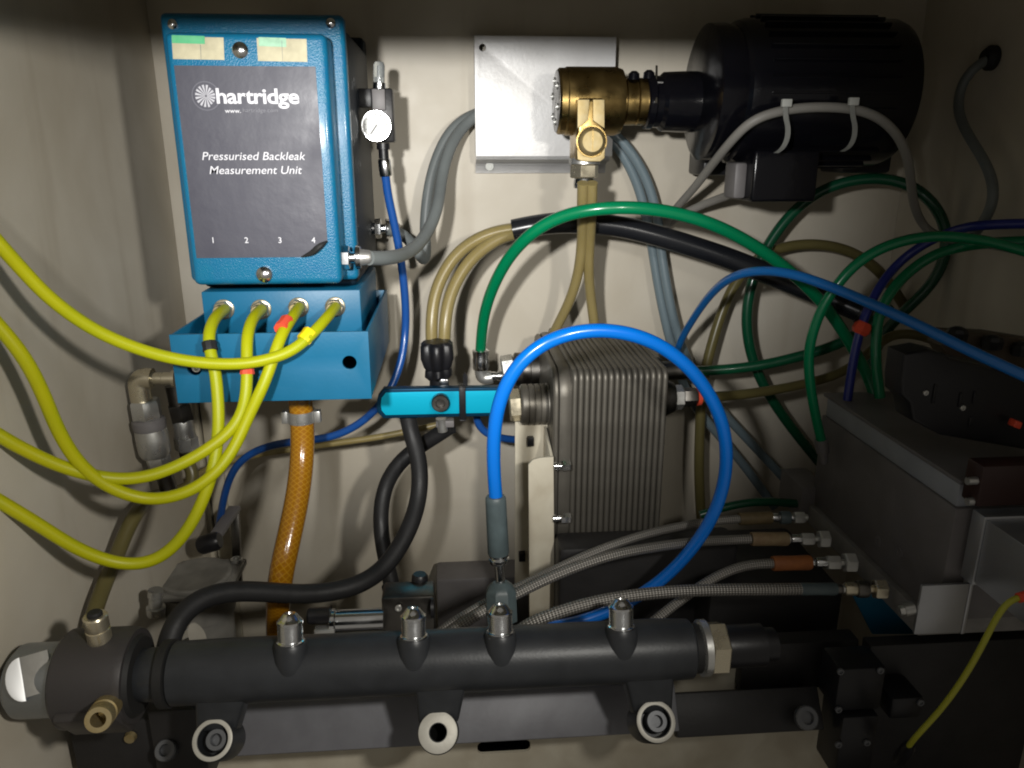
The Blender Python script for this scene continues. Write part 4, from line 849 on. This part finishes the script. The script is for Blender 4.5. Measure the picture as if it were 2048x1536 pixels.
tag(hose('dark_green_ring', [(1660, 950, .92), (1620, 902, .92), (1575, 845, .92), (1535, 785), (1506, 722, .925), (1493, 655), (1497, 595, .93), (1512, 540), (1542, 480, .935), (1588, 422), (1640, 383, .93), (1700, 362), (1762, 357, .91), (1825, 373), (1868, 410, .88), (1890, 455), (1891, 505, .875), (1873, 552), (1838, 595, .885), (1800, 630), (1768, 668, .90), (1745, 715), (1735, 760, .9)], 22, DGREEN, n=16), 'large dark green hose ring below the motor', 'hose')
tag(hose('green_branch_hose', [(1362, 742, .90), (1400, 742), (1450, 739, .885), (1520, 731), (1590, 715, .87), (1650, 698), (1700, 676, .86), (1745, 645), (1780, 610, .86)], 21, DGREEN, n=16), 'dark green hose running level from the cooler to the right', 'hose')
tag(hose('low_green_hose', [(1400, 1030, .80), (1440, 1017), (1490, 1006, .80), (1540, 1003), (1600, 1008, .80)], 17, DGREEN), 'short dark green hose just above the braided hoses', 'hose')
tag(hose('olive_tube', [(1404, 1060, .93), (1400, 1000), (1398, 930, .93), (1400, 860), (1403, 790, .935), (1412, 735), (1425, 685, .94), (1447, 615), (1478, 555, .95), (1525, 510), (1590, 490, .955), (1650, 490), (1705, 505, .955), (1750, 535), (1785, 575, .95), (1810, 615, .95)], 21, OLIVE), 'olive tube bending in a tall hook right of the cooler', 'tube')
tag(hose('olive_tube', [(1400, 795, .79), (1440, 793, .80), (1510, 786, .82), (1590, 772, .84), (1660, 754), (1712, 728, .86), (1750, 694), (1785, 670, .87), (1830, 669), (1880, 685, .86), (1940, 710, .84)], 19, OLIVE), 'olive tube from the red collar running right below the green hoses', 'tube')
tag(hose('mid_blue_tube', [(1350, 715, .92), (1362, 680, .90), (1385, 640, .86), (1420, 590, .80), (1465, 553, .74), (1520, 541, .70), (1590, 549, .66), (1670, 577, .63), (1750, 611, .60), (1840, 652, .575), (1930, 697, .55), (2010, 734, .53), (2090, 770, .515), (2350, 880, .47), (2700, 1000, .41)], 21, BLUEM, at=8), 'mid blue tube running diagonally in front of everything to the right edge', 'tube')
it = thing('indigo_tube', 'indigo tube climbing from the dark block to the right edge, with a red clip', 'tube', W(1695, 800, .77))
hose('tube_wall', [(1694, 805, .77), (1702, 750), (1712, 695), (1727, 640, .78), (1755, 580), (1795, 528, .80), (1845, 490), (1900, 464, .78), (1960, 450), (2090, 447, .70)], 18, INDIGO, it)
bm = B(); lathe(bm, W(1718, 668, .772), W(1731, 645, .772), [(0, 28), (0.3, 38), (0.7, 36), (1, 26)], 7); part('red_clip', bm, RED, it)

# ------------------------------------------------------------------ dark valve block at the right
Yn = .555
bX = W(1926, 940, Yn).x
def fy_(px, py):     # depth at which the left face of the block meets this pixel
    return onX(px, py, bX)
f1 = fy_(1648, 800); f0 = fy_(1926, 942)
blk = thing('valve_block', 'massive dark steel valve block filling the right side below the coloured hoses', 'valve block', (bX+.1, .65, CAMZ-.45))
zt = (f1.z+f0.z)/2; zb = fy_(1690, 1067).z; y0, y1 = f0.y, f1.y
x1 = bX+0.20
th_ = .004
part('top_cover', box(B(), bX-.001, x1, y0-.001, y1+.001, zt-th_, zt, .0012), BLOCK, blk)
zband = fy_(1905, 1012).z
part('aluminium_band', box(B(), bX+.002, x1, y0+.003, y1-.004, zband, zt-th_-.0005, .0008), mat('blue_grey_aluminium', (.36, .38, .42), .45, .15, bump=(400, .1), var=(25, .5, (.28, .30, .33))), blk)
part('block_body', box(B(), bX, x1, y0, y1, zb, zband-.0004, .0012), BLOCK, blk)
for px, py in ((1757, 1083), (1800, 1105)):
    c = fy_(px, py); bm = B(); bolt_head(bm, c+V((.0006, 0, 0)), (-1, 0, 0), R(22, c), .002); part('face_plug', bm, BLOCK, blk)
# lower manifold with the hose ports
man = thing('port_manifold', 'grey steel manifold strip under the dark block that takes the braided hoses', 'manifold', (bX, .6, zb-.03))
mX = bX-.004; zl = onX(1835, 1268, mX).z
a0, a1 = onX(1836, 1180, mX).y-.012, onX(1590, 985, mX).y
hexa(bm := B(), [(mX-.002, a0, zl), (x1-.02, a0, zl), (x1-.02, a0, zb-.0006), (mX-.002, a0, zb-.0006), (mX-.002, a1, zl), (x1-.02, a1, zl), (x1-.02, a1, zb-.0006), (mX-.002, a1, zb-.0006)], .001)
part('manifold_body', bm, mat('worn_grey_manifold', (.34, .33, .32), .45, .2, bump=(200, .15), var=(40, .6, (.16, .155, .15))), man)
p0, p1 = W(1590, 1030, .80), W(1650, 968, .80); box(bm := B(), p0.x, p1.x, .79, .85, p0.z, p1.z, .002); part('rear_lug', bm, BLOCK, man)
ya = y0-.006
p0, p1 = W(1824, 1265, ya), W(1936, 1164, ya)
ang = thing('aluminium_angle', 'small bright square aluminium angle under the dark block', 'bracket', W(1880, 1265, ya))
box(bm := B(), p0.x, p1.x, ya-.003, ya, p0.z, p1.z, .0006); part('angle_face', bm, ALU, ang)
box(bm := B(), p1.x+.0003, p1.x+.0035, ya-.003, ya+.05, p0.z-.002, p1.z+.001, .0005); part('angle_side', bm, ALU, ang)
bm = B(); A, Bq = W(1798, 1222, ya+.004), W(1826, 1216, ya+.004); lathe(bm, A, Bq, [(0, 18), (0.3, 22), (0.32, 26), (1, 26)], 16); part('screw', bm, STEEL, ang)
# right silver housing
hx = onX(1945, 1030, bX+.012).x
sv = thing('silver_housing', 'plain silver metal housing cut by the right edge beside the dark block', 'housing', W(2000, 1230, .52))
qz1, qz0 = onX(1948, 1022, hx), onX(1940, 1160, hx)
n1 = onX(2060, 1090, hx)
part('housing_side', box(B(), hx, hx+.14, n1.y-.12, qz1.y-.016, qz0.z, qz1.z, .001), ALU, sv)
part('housing_edge', box(B(), hx-.0015, hx+.14, qz1.y-.0155, qz1.y, qz0.z-.002, qz1.z+.002, .0008), ALU, sv)
# sensor stack between block and housing
ss = thing('brown_coil', 'dark brown coil body with two small steel screws above the silver housing', 'coil', W(1985, 970, .53))
p0, p1 = W(1952, 1015, .53), W(2070, 930, .53); box(bm := B(), p0.x, p1.x+.03, .53, .55, p0.z, p1.z, .002); part('coil_body', bm, mat('dark_brown', (.03, .012, .010), .4), ss)
for px, py in ((1943, 962), (1943, 1003)):
    A, Bq = xcyl(px-9, px+14, py, .535); bm = B(); lathe(bm, A, Bq, [(0, 16), (1, 16)], 16); part('screw', bm, STEEL, ss)

# ------------------------------------------------------------------ solenoid cluster on top of the block
sc_ = thing('solenoid_cluster', 'black moulded solenoid cluster sitting on top of the dark block', 'solenoid', W(1930, 870, .60))
ysn = .58
o, pl = wpts([(1806, 760), (1812, 712), (1850, 705), (1880, 712), (1895, 722), (2100, 770), (2100, 900), (1880, 862), (1828, 835), (1822, 800), (1806, 785)], ysn)
part('moulded_body', plate(pl, [], o, X1, Z1, .022, .003), BLACKP, sc_)
for px, py, wv, hv in ((1868, 788, 5, 40), (1920, 800, 5, 30), (1948, 795, 5, 26), (1940, 845, 6, 22)):
    c = W(px, py, ysn-.0035); bm = B(); obox(bm, c, (R(wv, c), 0, 0), (0, .001, 0), (0, 0, R(hv, c)*1.0), .0004); part('rib', bm, BLACKP, sc_)
for px, py in ((1850, 785), (1924, 815)):
    c = W(px, py, ysn-.003); bm = B(); bolt_head(bm, c, (0, -1, 0), R(11, c), .002); part('screw', bm, STEEL, sc_)
c = W(2030, 847, ysn-.012); bm = B(); obox(bm, c, (R(16, c), 0, -R(6, c)), (0, .004, 0), (R(6, c)*.5, 0, R(14, c)), .001); part('red_clip', bm, RED, sc_)
cs = thing('connector_strip', 'brownish connector strip with black caps behind the solenoid cluster', 'connector', W(1980, 720, .66))
o, pl = wpts([(1885, 690), (1900, 668), (1990, 672), (2100, 690), (2100, 745), (1990, 730), (1900, 715)], .665)
part('strip_body', plate(pl, [], o, X1, Z1, .02, .002), mat('brown_plastic', (.10, .075, .05), .5, var=(40, .5)), cs)
for px, py in ((1915, 664), (1985, 680), (2046, 694)):
    c = W(px, py, .655); bm = B(); lathe(bm, c-V((0, 0, .008)), c+V((0, 0, .005)), [(0, 38), (0.6, 42), (0.85, 34), (1, 14)], 8); part('cap', bm, BLACKP, cs)

# ------------------------------------------------------------------ dark machinery low right, behind and beside the rail
dm = thing('dark_gearbox', 'dark machine body in deep shade behind the braided hoses', 'machine body', W(1480, 1290, .75))
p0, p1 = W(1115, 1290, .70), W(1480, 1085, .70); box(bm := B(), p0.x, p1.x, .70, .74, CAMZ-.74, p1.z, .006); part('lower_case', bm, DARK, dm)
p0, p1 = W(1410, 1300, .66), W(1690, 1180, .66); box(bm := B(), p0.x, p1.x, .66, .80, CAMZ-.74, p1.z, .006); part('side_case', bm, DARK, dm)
bs = thing('blue_sheet', 'dull blue sheet panel below the port manifold', 'panel', W(1760, 1230, .64))
o, pl = wpts([(1700, 1180), (1745, 1268), (1830, 1268), (1900, 1180)], .635); pl = pl
part('sheet', plate(pl, [], o, X1, Z1, .003), mat('dull_blue_paint', (.008, .11, .21), .45), bs)  # one even dull blue over the whole sheet
db = thing('side_machine', 'dark base plate and side panel along the lower right edge', 'machine body', W(1750, 1400, .53))
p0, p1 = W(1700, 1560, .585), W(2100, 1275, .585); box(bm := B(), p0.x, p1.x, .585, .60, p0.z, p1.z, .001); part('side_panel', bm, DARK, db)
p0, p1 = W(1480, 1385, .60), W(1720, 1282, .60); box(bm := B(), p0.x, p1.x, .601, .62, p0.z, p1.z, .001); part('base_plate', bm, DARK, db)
eb = thing('black_connector_box', 'black electrical connector box with small corner screws at the lower right', 'connector box', W(1730, 1440, .54))
p0, p1 = W(1668, 1425, .55), W(1775, 1335, .55); box(bm := B(), p0.x, p1.x, .55, .584, p0.z, p1.z, .003); part('upper_box', bm, BLACKP, eb)
p0, p1 = W(1668, 1560, .545), W(1760, 1432, .545); box(bm := B(), p0.x, p1.x, .545, .584, p0.z, p1.z, .003); part('lower_box', bm, BLACKP, eb)
p0, p1 = W(1778, 1440, .55), W(1850, 1395, .55); box(bm := B(), p0.x, p1.x, .55, .584, p0.z, p1.z, .003); part('side_plug', bm, BLACKP, eb)
for px, py in ((1680, 1342), (1760, 1340), (1676, 1418), (1676, 1488), (1733, 1484), (1840, 1404)):
    c = W(px, py, .545 if py > 1450 else .55); bm = B(); bolt_head(bm, c, (0, -1, 0), R(14, c), .002); part('corner_screw', bm, BOLT, eb)
yw = thing('yellow_wire', 'thin yellow-green wire with red end at the lower right edge', 'wire', W(1935, 1330, .49))
hose('wire', [(2050, 1192, .47), (2020, 1202, .47), (1995, 1232), (1970, 1280, .475), (1940, 1335), (1905, 1388, .485), (1870, 1432), (1830, 1475, .50), (1805, 1510, .52)], 12, mat('yellow_green_wire', (.36, .36, .03), .4), yw)
bm = B(); lathe(bm, W(1822, 1488, .508), W(1798, 1520, .525), [(0, 16), (0.2, 26), (0.8, 28), (1, 24)], 14); part('black_plug', bm, BLACKP, yw)
bm = B(); lathe(bm, W(2036, 1196, .47), W(2075, 1186, .47), [(0, 20), (1, 22)], 14); part('red_ferrule', bm, RED, yw)

# ------------------------------------------------------------------ middle bottom: chrome cylinder, blocks
sw = thing('chrome_solenoid', 'horizontal chrome cylinder with black plug between the first two rail ports', 'solenoid', W(720, 1270, .60))
A, Bq = xcyl(660, 768, 1243, .60); bm = B(); lathe(bm, A, Bq, [(0, 44), (0.02, 50), (0.1, 50), (0.12, 44), (1, 44)], 32); part('cylinder', bm, CHROME, sw)
A, Bq = xcyl(615, 662, 1232, .60); bm = B(); lathe(bm, A, Bq, [(0, 26), (0.1, 34), (0.9, 34), (1, 40)], 12); part('black_plug', bm, BLACKP, sw)
c = W(650, 1262, .592); bm = B(); obox(bm, c, (R(40, c), 0, 0), (0, .004, 0), (0, 0, R(17, c)), .0008); part('hex_flat', bm, STEEL, sw)
vb = thing('small_valve_block', 'small dark valve block with black knob behind the second rail port', 'valve block', W(810, 1290, .62))
p0, p1 = W(768, 1300, .60), W(868, 1192, .60); box(bm := B(), p0.x, p1.x, .60, .628, p0.z, p1.z, .003); part('block', bm, DSTEEL, vb)
bm = B(); lathe(bm, W(838, 1200, .63), W(840, 1148, .63), [(0, 44), (0.5, 42), (0.55, 36), (0.9, 34), (1, 26)], 10); part('knob', bm, BLACKP, vb)
c = W(862, 1215, .599); bm = B(); lathe(bm, c, c+V((R(12, c), 0, 0)), [(0, 44), (1, 40)], 20); part('end_ring', bm, BLACKP, vb)
bm = B(); lathe(bm, W(784, 1205, .70), W(776, 1172, .72), [(0, 34), (0.4, 34), (0.5, 26), (1, 26)], 18); part('hose_tail', bm, BLACKP, vb)
c = W(797, 1215, .598); bm = B(); bolt_head(bm, c, (0, -1, 0), R(14, c), .002); part('cap_screw', bm, STEEL, vb)
gb = thing('grey_motor_box', 'dull grey box on the floor behind the blue hose fitting', 'box', W(965, 1260, .86))
p0, p1 = W(876, 1290, .93), W(1062, 1152, .93); box(bm := B(), p0.x, p1.x, .93, .98, CAMZ-.74, p1.z, .004); part('case', bm, BLOCK, gb)

# ------------------------------------------------------------------ lower left: pump, couplings, tubes
pu = thing('cast_pump', 'grey cast pump with flat round lid low in the left corner', 'pump', W(390, 1290, .80))
lid = W(392, 1152, .84); s = R(2, lid); zl_ = lid.z
bm = B(); box(bm, lid.x-82*s, lid.x+82*s, .84-70*s, .84+75*s, zl_-.010, zl_-.002, .006, 3); part('top_flange', bm, CAST, pu)
bm = B(); lathe(bm, lid-V((0, 0, .002)), lid+V((0, 0, .003)), [(0, 68*s), (0.8, 68*s), (1, 65*s), (1, 60*s), (0.9, 58*s)], 48, True); part('round_lid', bm, CAST, pu)
bm = B(); lathe(bm, lid-V((0, 0, .14)), lid-V((0, 0, .0105)), [(0, 62*s), (0.7, 62*s), (0.72, 68*s), (1, 72*s)], 32, True); part('pump_body', bm, CAST, pu)
for sx, sy in ((-64, -52), (64, -52), (-64, 58), (64, 58)):
    bm = B(); bolt_head(bm, lid+V((sx*s, sy*s, -.0015)), (0, 0, 1), 12*s, .004); part('lid_screw', bm, STEEL, pu)
bm = B(); lathe(bm, W(383, 1280, .70), W(395, 1274, .70), [(0, 60), (1, 60)], 24); part('lower_ring', bm, CHROME, pu)
pb_ = thing('grey_strut', 'slanted grey strut with black knob above the cast pump', 'strut', W(440, 1060, .9))
A, Bq = W(414, 1098, .86), W(470, 1015, .92); d = (Bq-A); n_ = V((1, 0, 0)).cross(d).normalized()
bm = B(); obox(bm, (A+Bq)/2, V((R(24, A), 0, 0)), n_*.004, d/2, .001); part('arm', bm, BLOCK, pb_)
bm = B(); lathe(bm, W(398, 1092, .85), W(440, 1080, .85), [(0, 30), (0.15, 38), (0.85, 38), (1, 30)], 20); part('knob', bm, BLACKP, pb_)
A, Bq = W(470, 1018, .925), W(478, 1200, .90); bm = B(); obox(bm, (A+Bq)/2, V((R(16, A), 0, 0)), (0, .004, 0), (Bq-A)/2, .001); part('upright', bm, DSTEEL, pb_)
bf = thing('bleed_fitting', 'small steel bleed fitting standing left of the cast pump', 'fitting', W(312, 1225, .72))
bm = B(); lathe(bm, W(312, 1228, .72), W(311, 1180, .72), [(0, 34), (0.3, 36), (0.32, 26), (0.7, 26), (0.75, 30), (1, 28), (1, 16)], 20); part('body', bm, STEEL, bf)
# quick couplings
G8 = 'quick couplings hanging left of the blue tray'
qc = thing('quick_coupling', 'larger knurled steel quick coupling on an elbow left of the blue tray', 'coupling', W(300, 900, .80), G8)
Yq_ = .79
bm = B(); lathe(bm, W(352, 757, Yq_), W(300, 757, Yq_), [(0, 36), (0.12, 36), (0.14, 26), (0.5, 26), (0.52, 24), (1, 26)], 24); part('elbow_arm', bm, NICKEL, qc)
bm = B(); tube(bm, px3([(305, 757, Yq_), (288, 757, Yq_), (279, 764, Yq_), (280, 780, Yq_), (284, 802, Yq_)]), R(42, W(285, 770, Yq_)), n=20, smooth=3); part('elbow', bm, NICKEL, qc)
bm = B(); hexn(bm, W(296, 838, Yq_), W(289, 800, Yq_), 58, .2); part('hex_nut', bm, STEEL, qc)
bm = B(); lathe(bm, W(300, 858, Yq_), W(296, 836, Yq_), [(0, 60), (0.3, 64), (0.8, 64), (1, 56)], 32); part('locking_ring', bm, BLOCK, qc)
bm = B(); lathe(bm, W(312, 912, Yq_), W(300, 856, Yq_), [(0, 50), (0.15, 60), (0.7, 62), (1, 58)], 32); part('knurled_sleeve', bm, STEEL, qc)
bm = B(); hexn(bm, W(324, 940, Yq_), W(313, 908, Yq_), 48, .6); part('tail_nut', bm, STEEL, qc)
bm = B(); lathe(bm, W(340, 985, Yq_), W(324, 938, Yq_), [(0, 30), (0.3, 34), (0.8, 32), (1, 40)], 20); part('barb', bm, DSTEEL, qc)
qs = thing('quick_coupling', 'smaller steel coupling behind, right of the knurled one', 'coupling', W(370, 880, .83), G8)
Yr_ = .84
bm = B(); hexn(bm, W(366, 842, Yr_), W(357, 808, Yr_), 46, .4); part('hex_nut', bm, DSTEEL, qs)
bm = B(); lathe(bm, W(358, 812, Yr_), W(350, 770, Yr_), [(0, 36), (1, 38)], 20); part('upper_stub', bm, DSTEEL, qs)
bm = B(); lathe(bm, W(371, 876, Yr_), W(365, 838, Yr_), [(0, 38), (0.1, 42), (0.5, 38), (0.9, 42), (1, 38)], 24); part('barrel', bm, STEEL, qs)
bm = B(); hexn(bm, W(375, 900, Yr_), W(371, 872, Yr_), 46, .7); part('hex_nut', bm, STEEL, qs)
bm = B(); lathe(bm, W(378, 925, Yr_), W(375, 899, Yr_), [(0, 30), (1, 34)], 20); part('tail', bm, DSTEEL, qs)
op = px3([(372, 920, .84), (385, 945, .835), (380, 972, .83), (350, 985, .82), (318, 990, .82)])+[onX(a, b, XL+d) for a, b, d in ((280, 1015, .03), (255, 1058, .024), (234, 1110, .02), (210, 1165, .018), (190, 1220, .018), (176, 1280, .018), (165, 1340, .02))]
tag(part('olive_hose', tube(B(), op, R(30, op[7]), n=18), OLIVE, None, 60), 'thick olive hose curving down the left wall behind the yellow tubes', 'hose')
# black cable at the left edge
lc_ = thing('black_cable', 'black cable with green end arching over the silver cylinder at the left edge', 'cable', W(60, 1250, .60))
hose('sheath', [(-40, 1262, .56), (10, 1252), (60, 1250, .60), (105, 1256), (140, 1275, .62), (158, 1310, .63)], 32, MATTEB, lc_)
bm = B(); lathe(bm, W(-20, 1278, .545), W(20, 1270, .55), [(0, 34), (0.8, 32), (1, 22)], 16); part('green_boot', bm, DGREEN, lc_)
bm = B(); lathe(bm, W(-20, 1315, .56), W(40, 1300, .57), [(0, 90), (0.7, 84), (1, 50)], 20); part('connector_shell', bm, BLACKP, lc_)
# dark foot bracket below the collar with its bolt
fb = thing('dark_foot_bracket', 'dark bracket with a socket bolt below the black collar', 'bracket', W(250, 1500, .55))
p0, p1 = W(160, 1580, .565), W(318, 1440, .565); box(bm := B(), p0.x, p1.x, .566, .60, p0.z, p1.z, .002); part('left_plate', bm, DARK, fb)
p0, p1 = W(318, 1580, .555), W(400, 1420, .555); box(bm := B(), p0.x, p1.x, .556, .60, p0.z, p1.z, .002); part('grey_plate', bm, DARK, fb)
c = W(336, 1500, .556); bm = B(); bolt_head(bm, c, FD, R(42, c), .008); part('socket_bolt', bm, BOLT, fb)
bm = B(); c = W(262, 1472, .565); lathe(bm, c, c+V((0, -.004, 0)), [(0, 24), (1, 20)], 18); part('brass_plug', bm, PBRASS, fb)
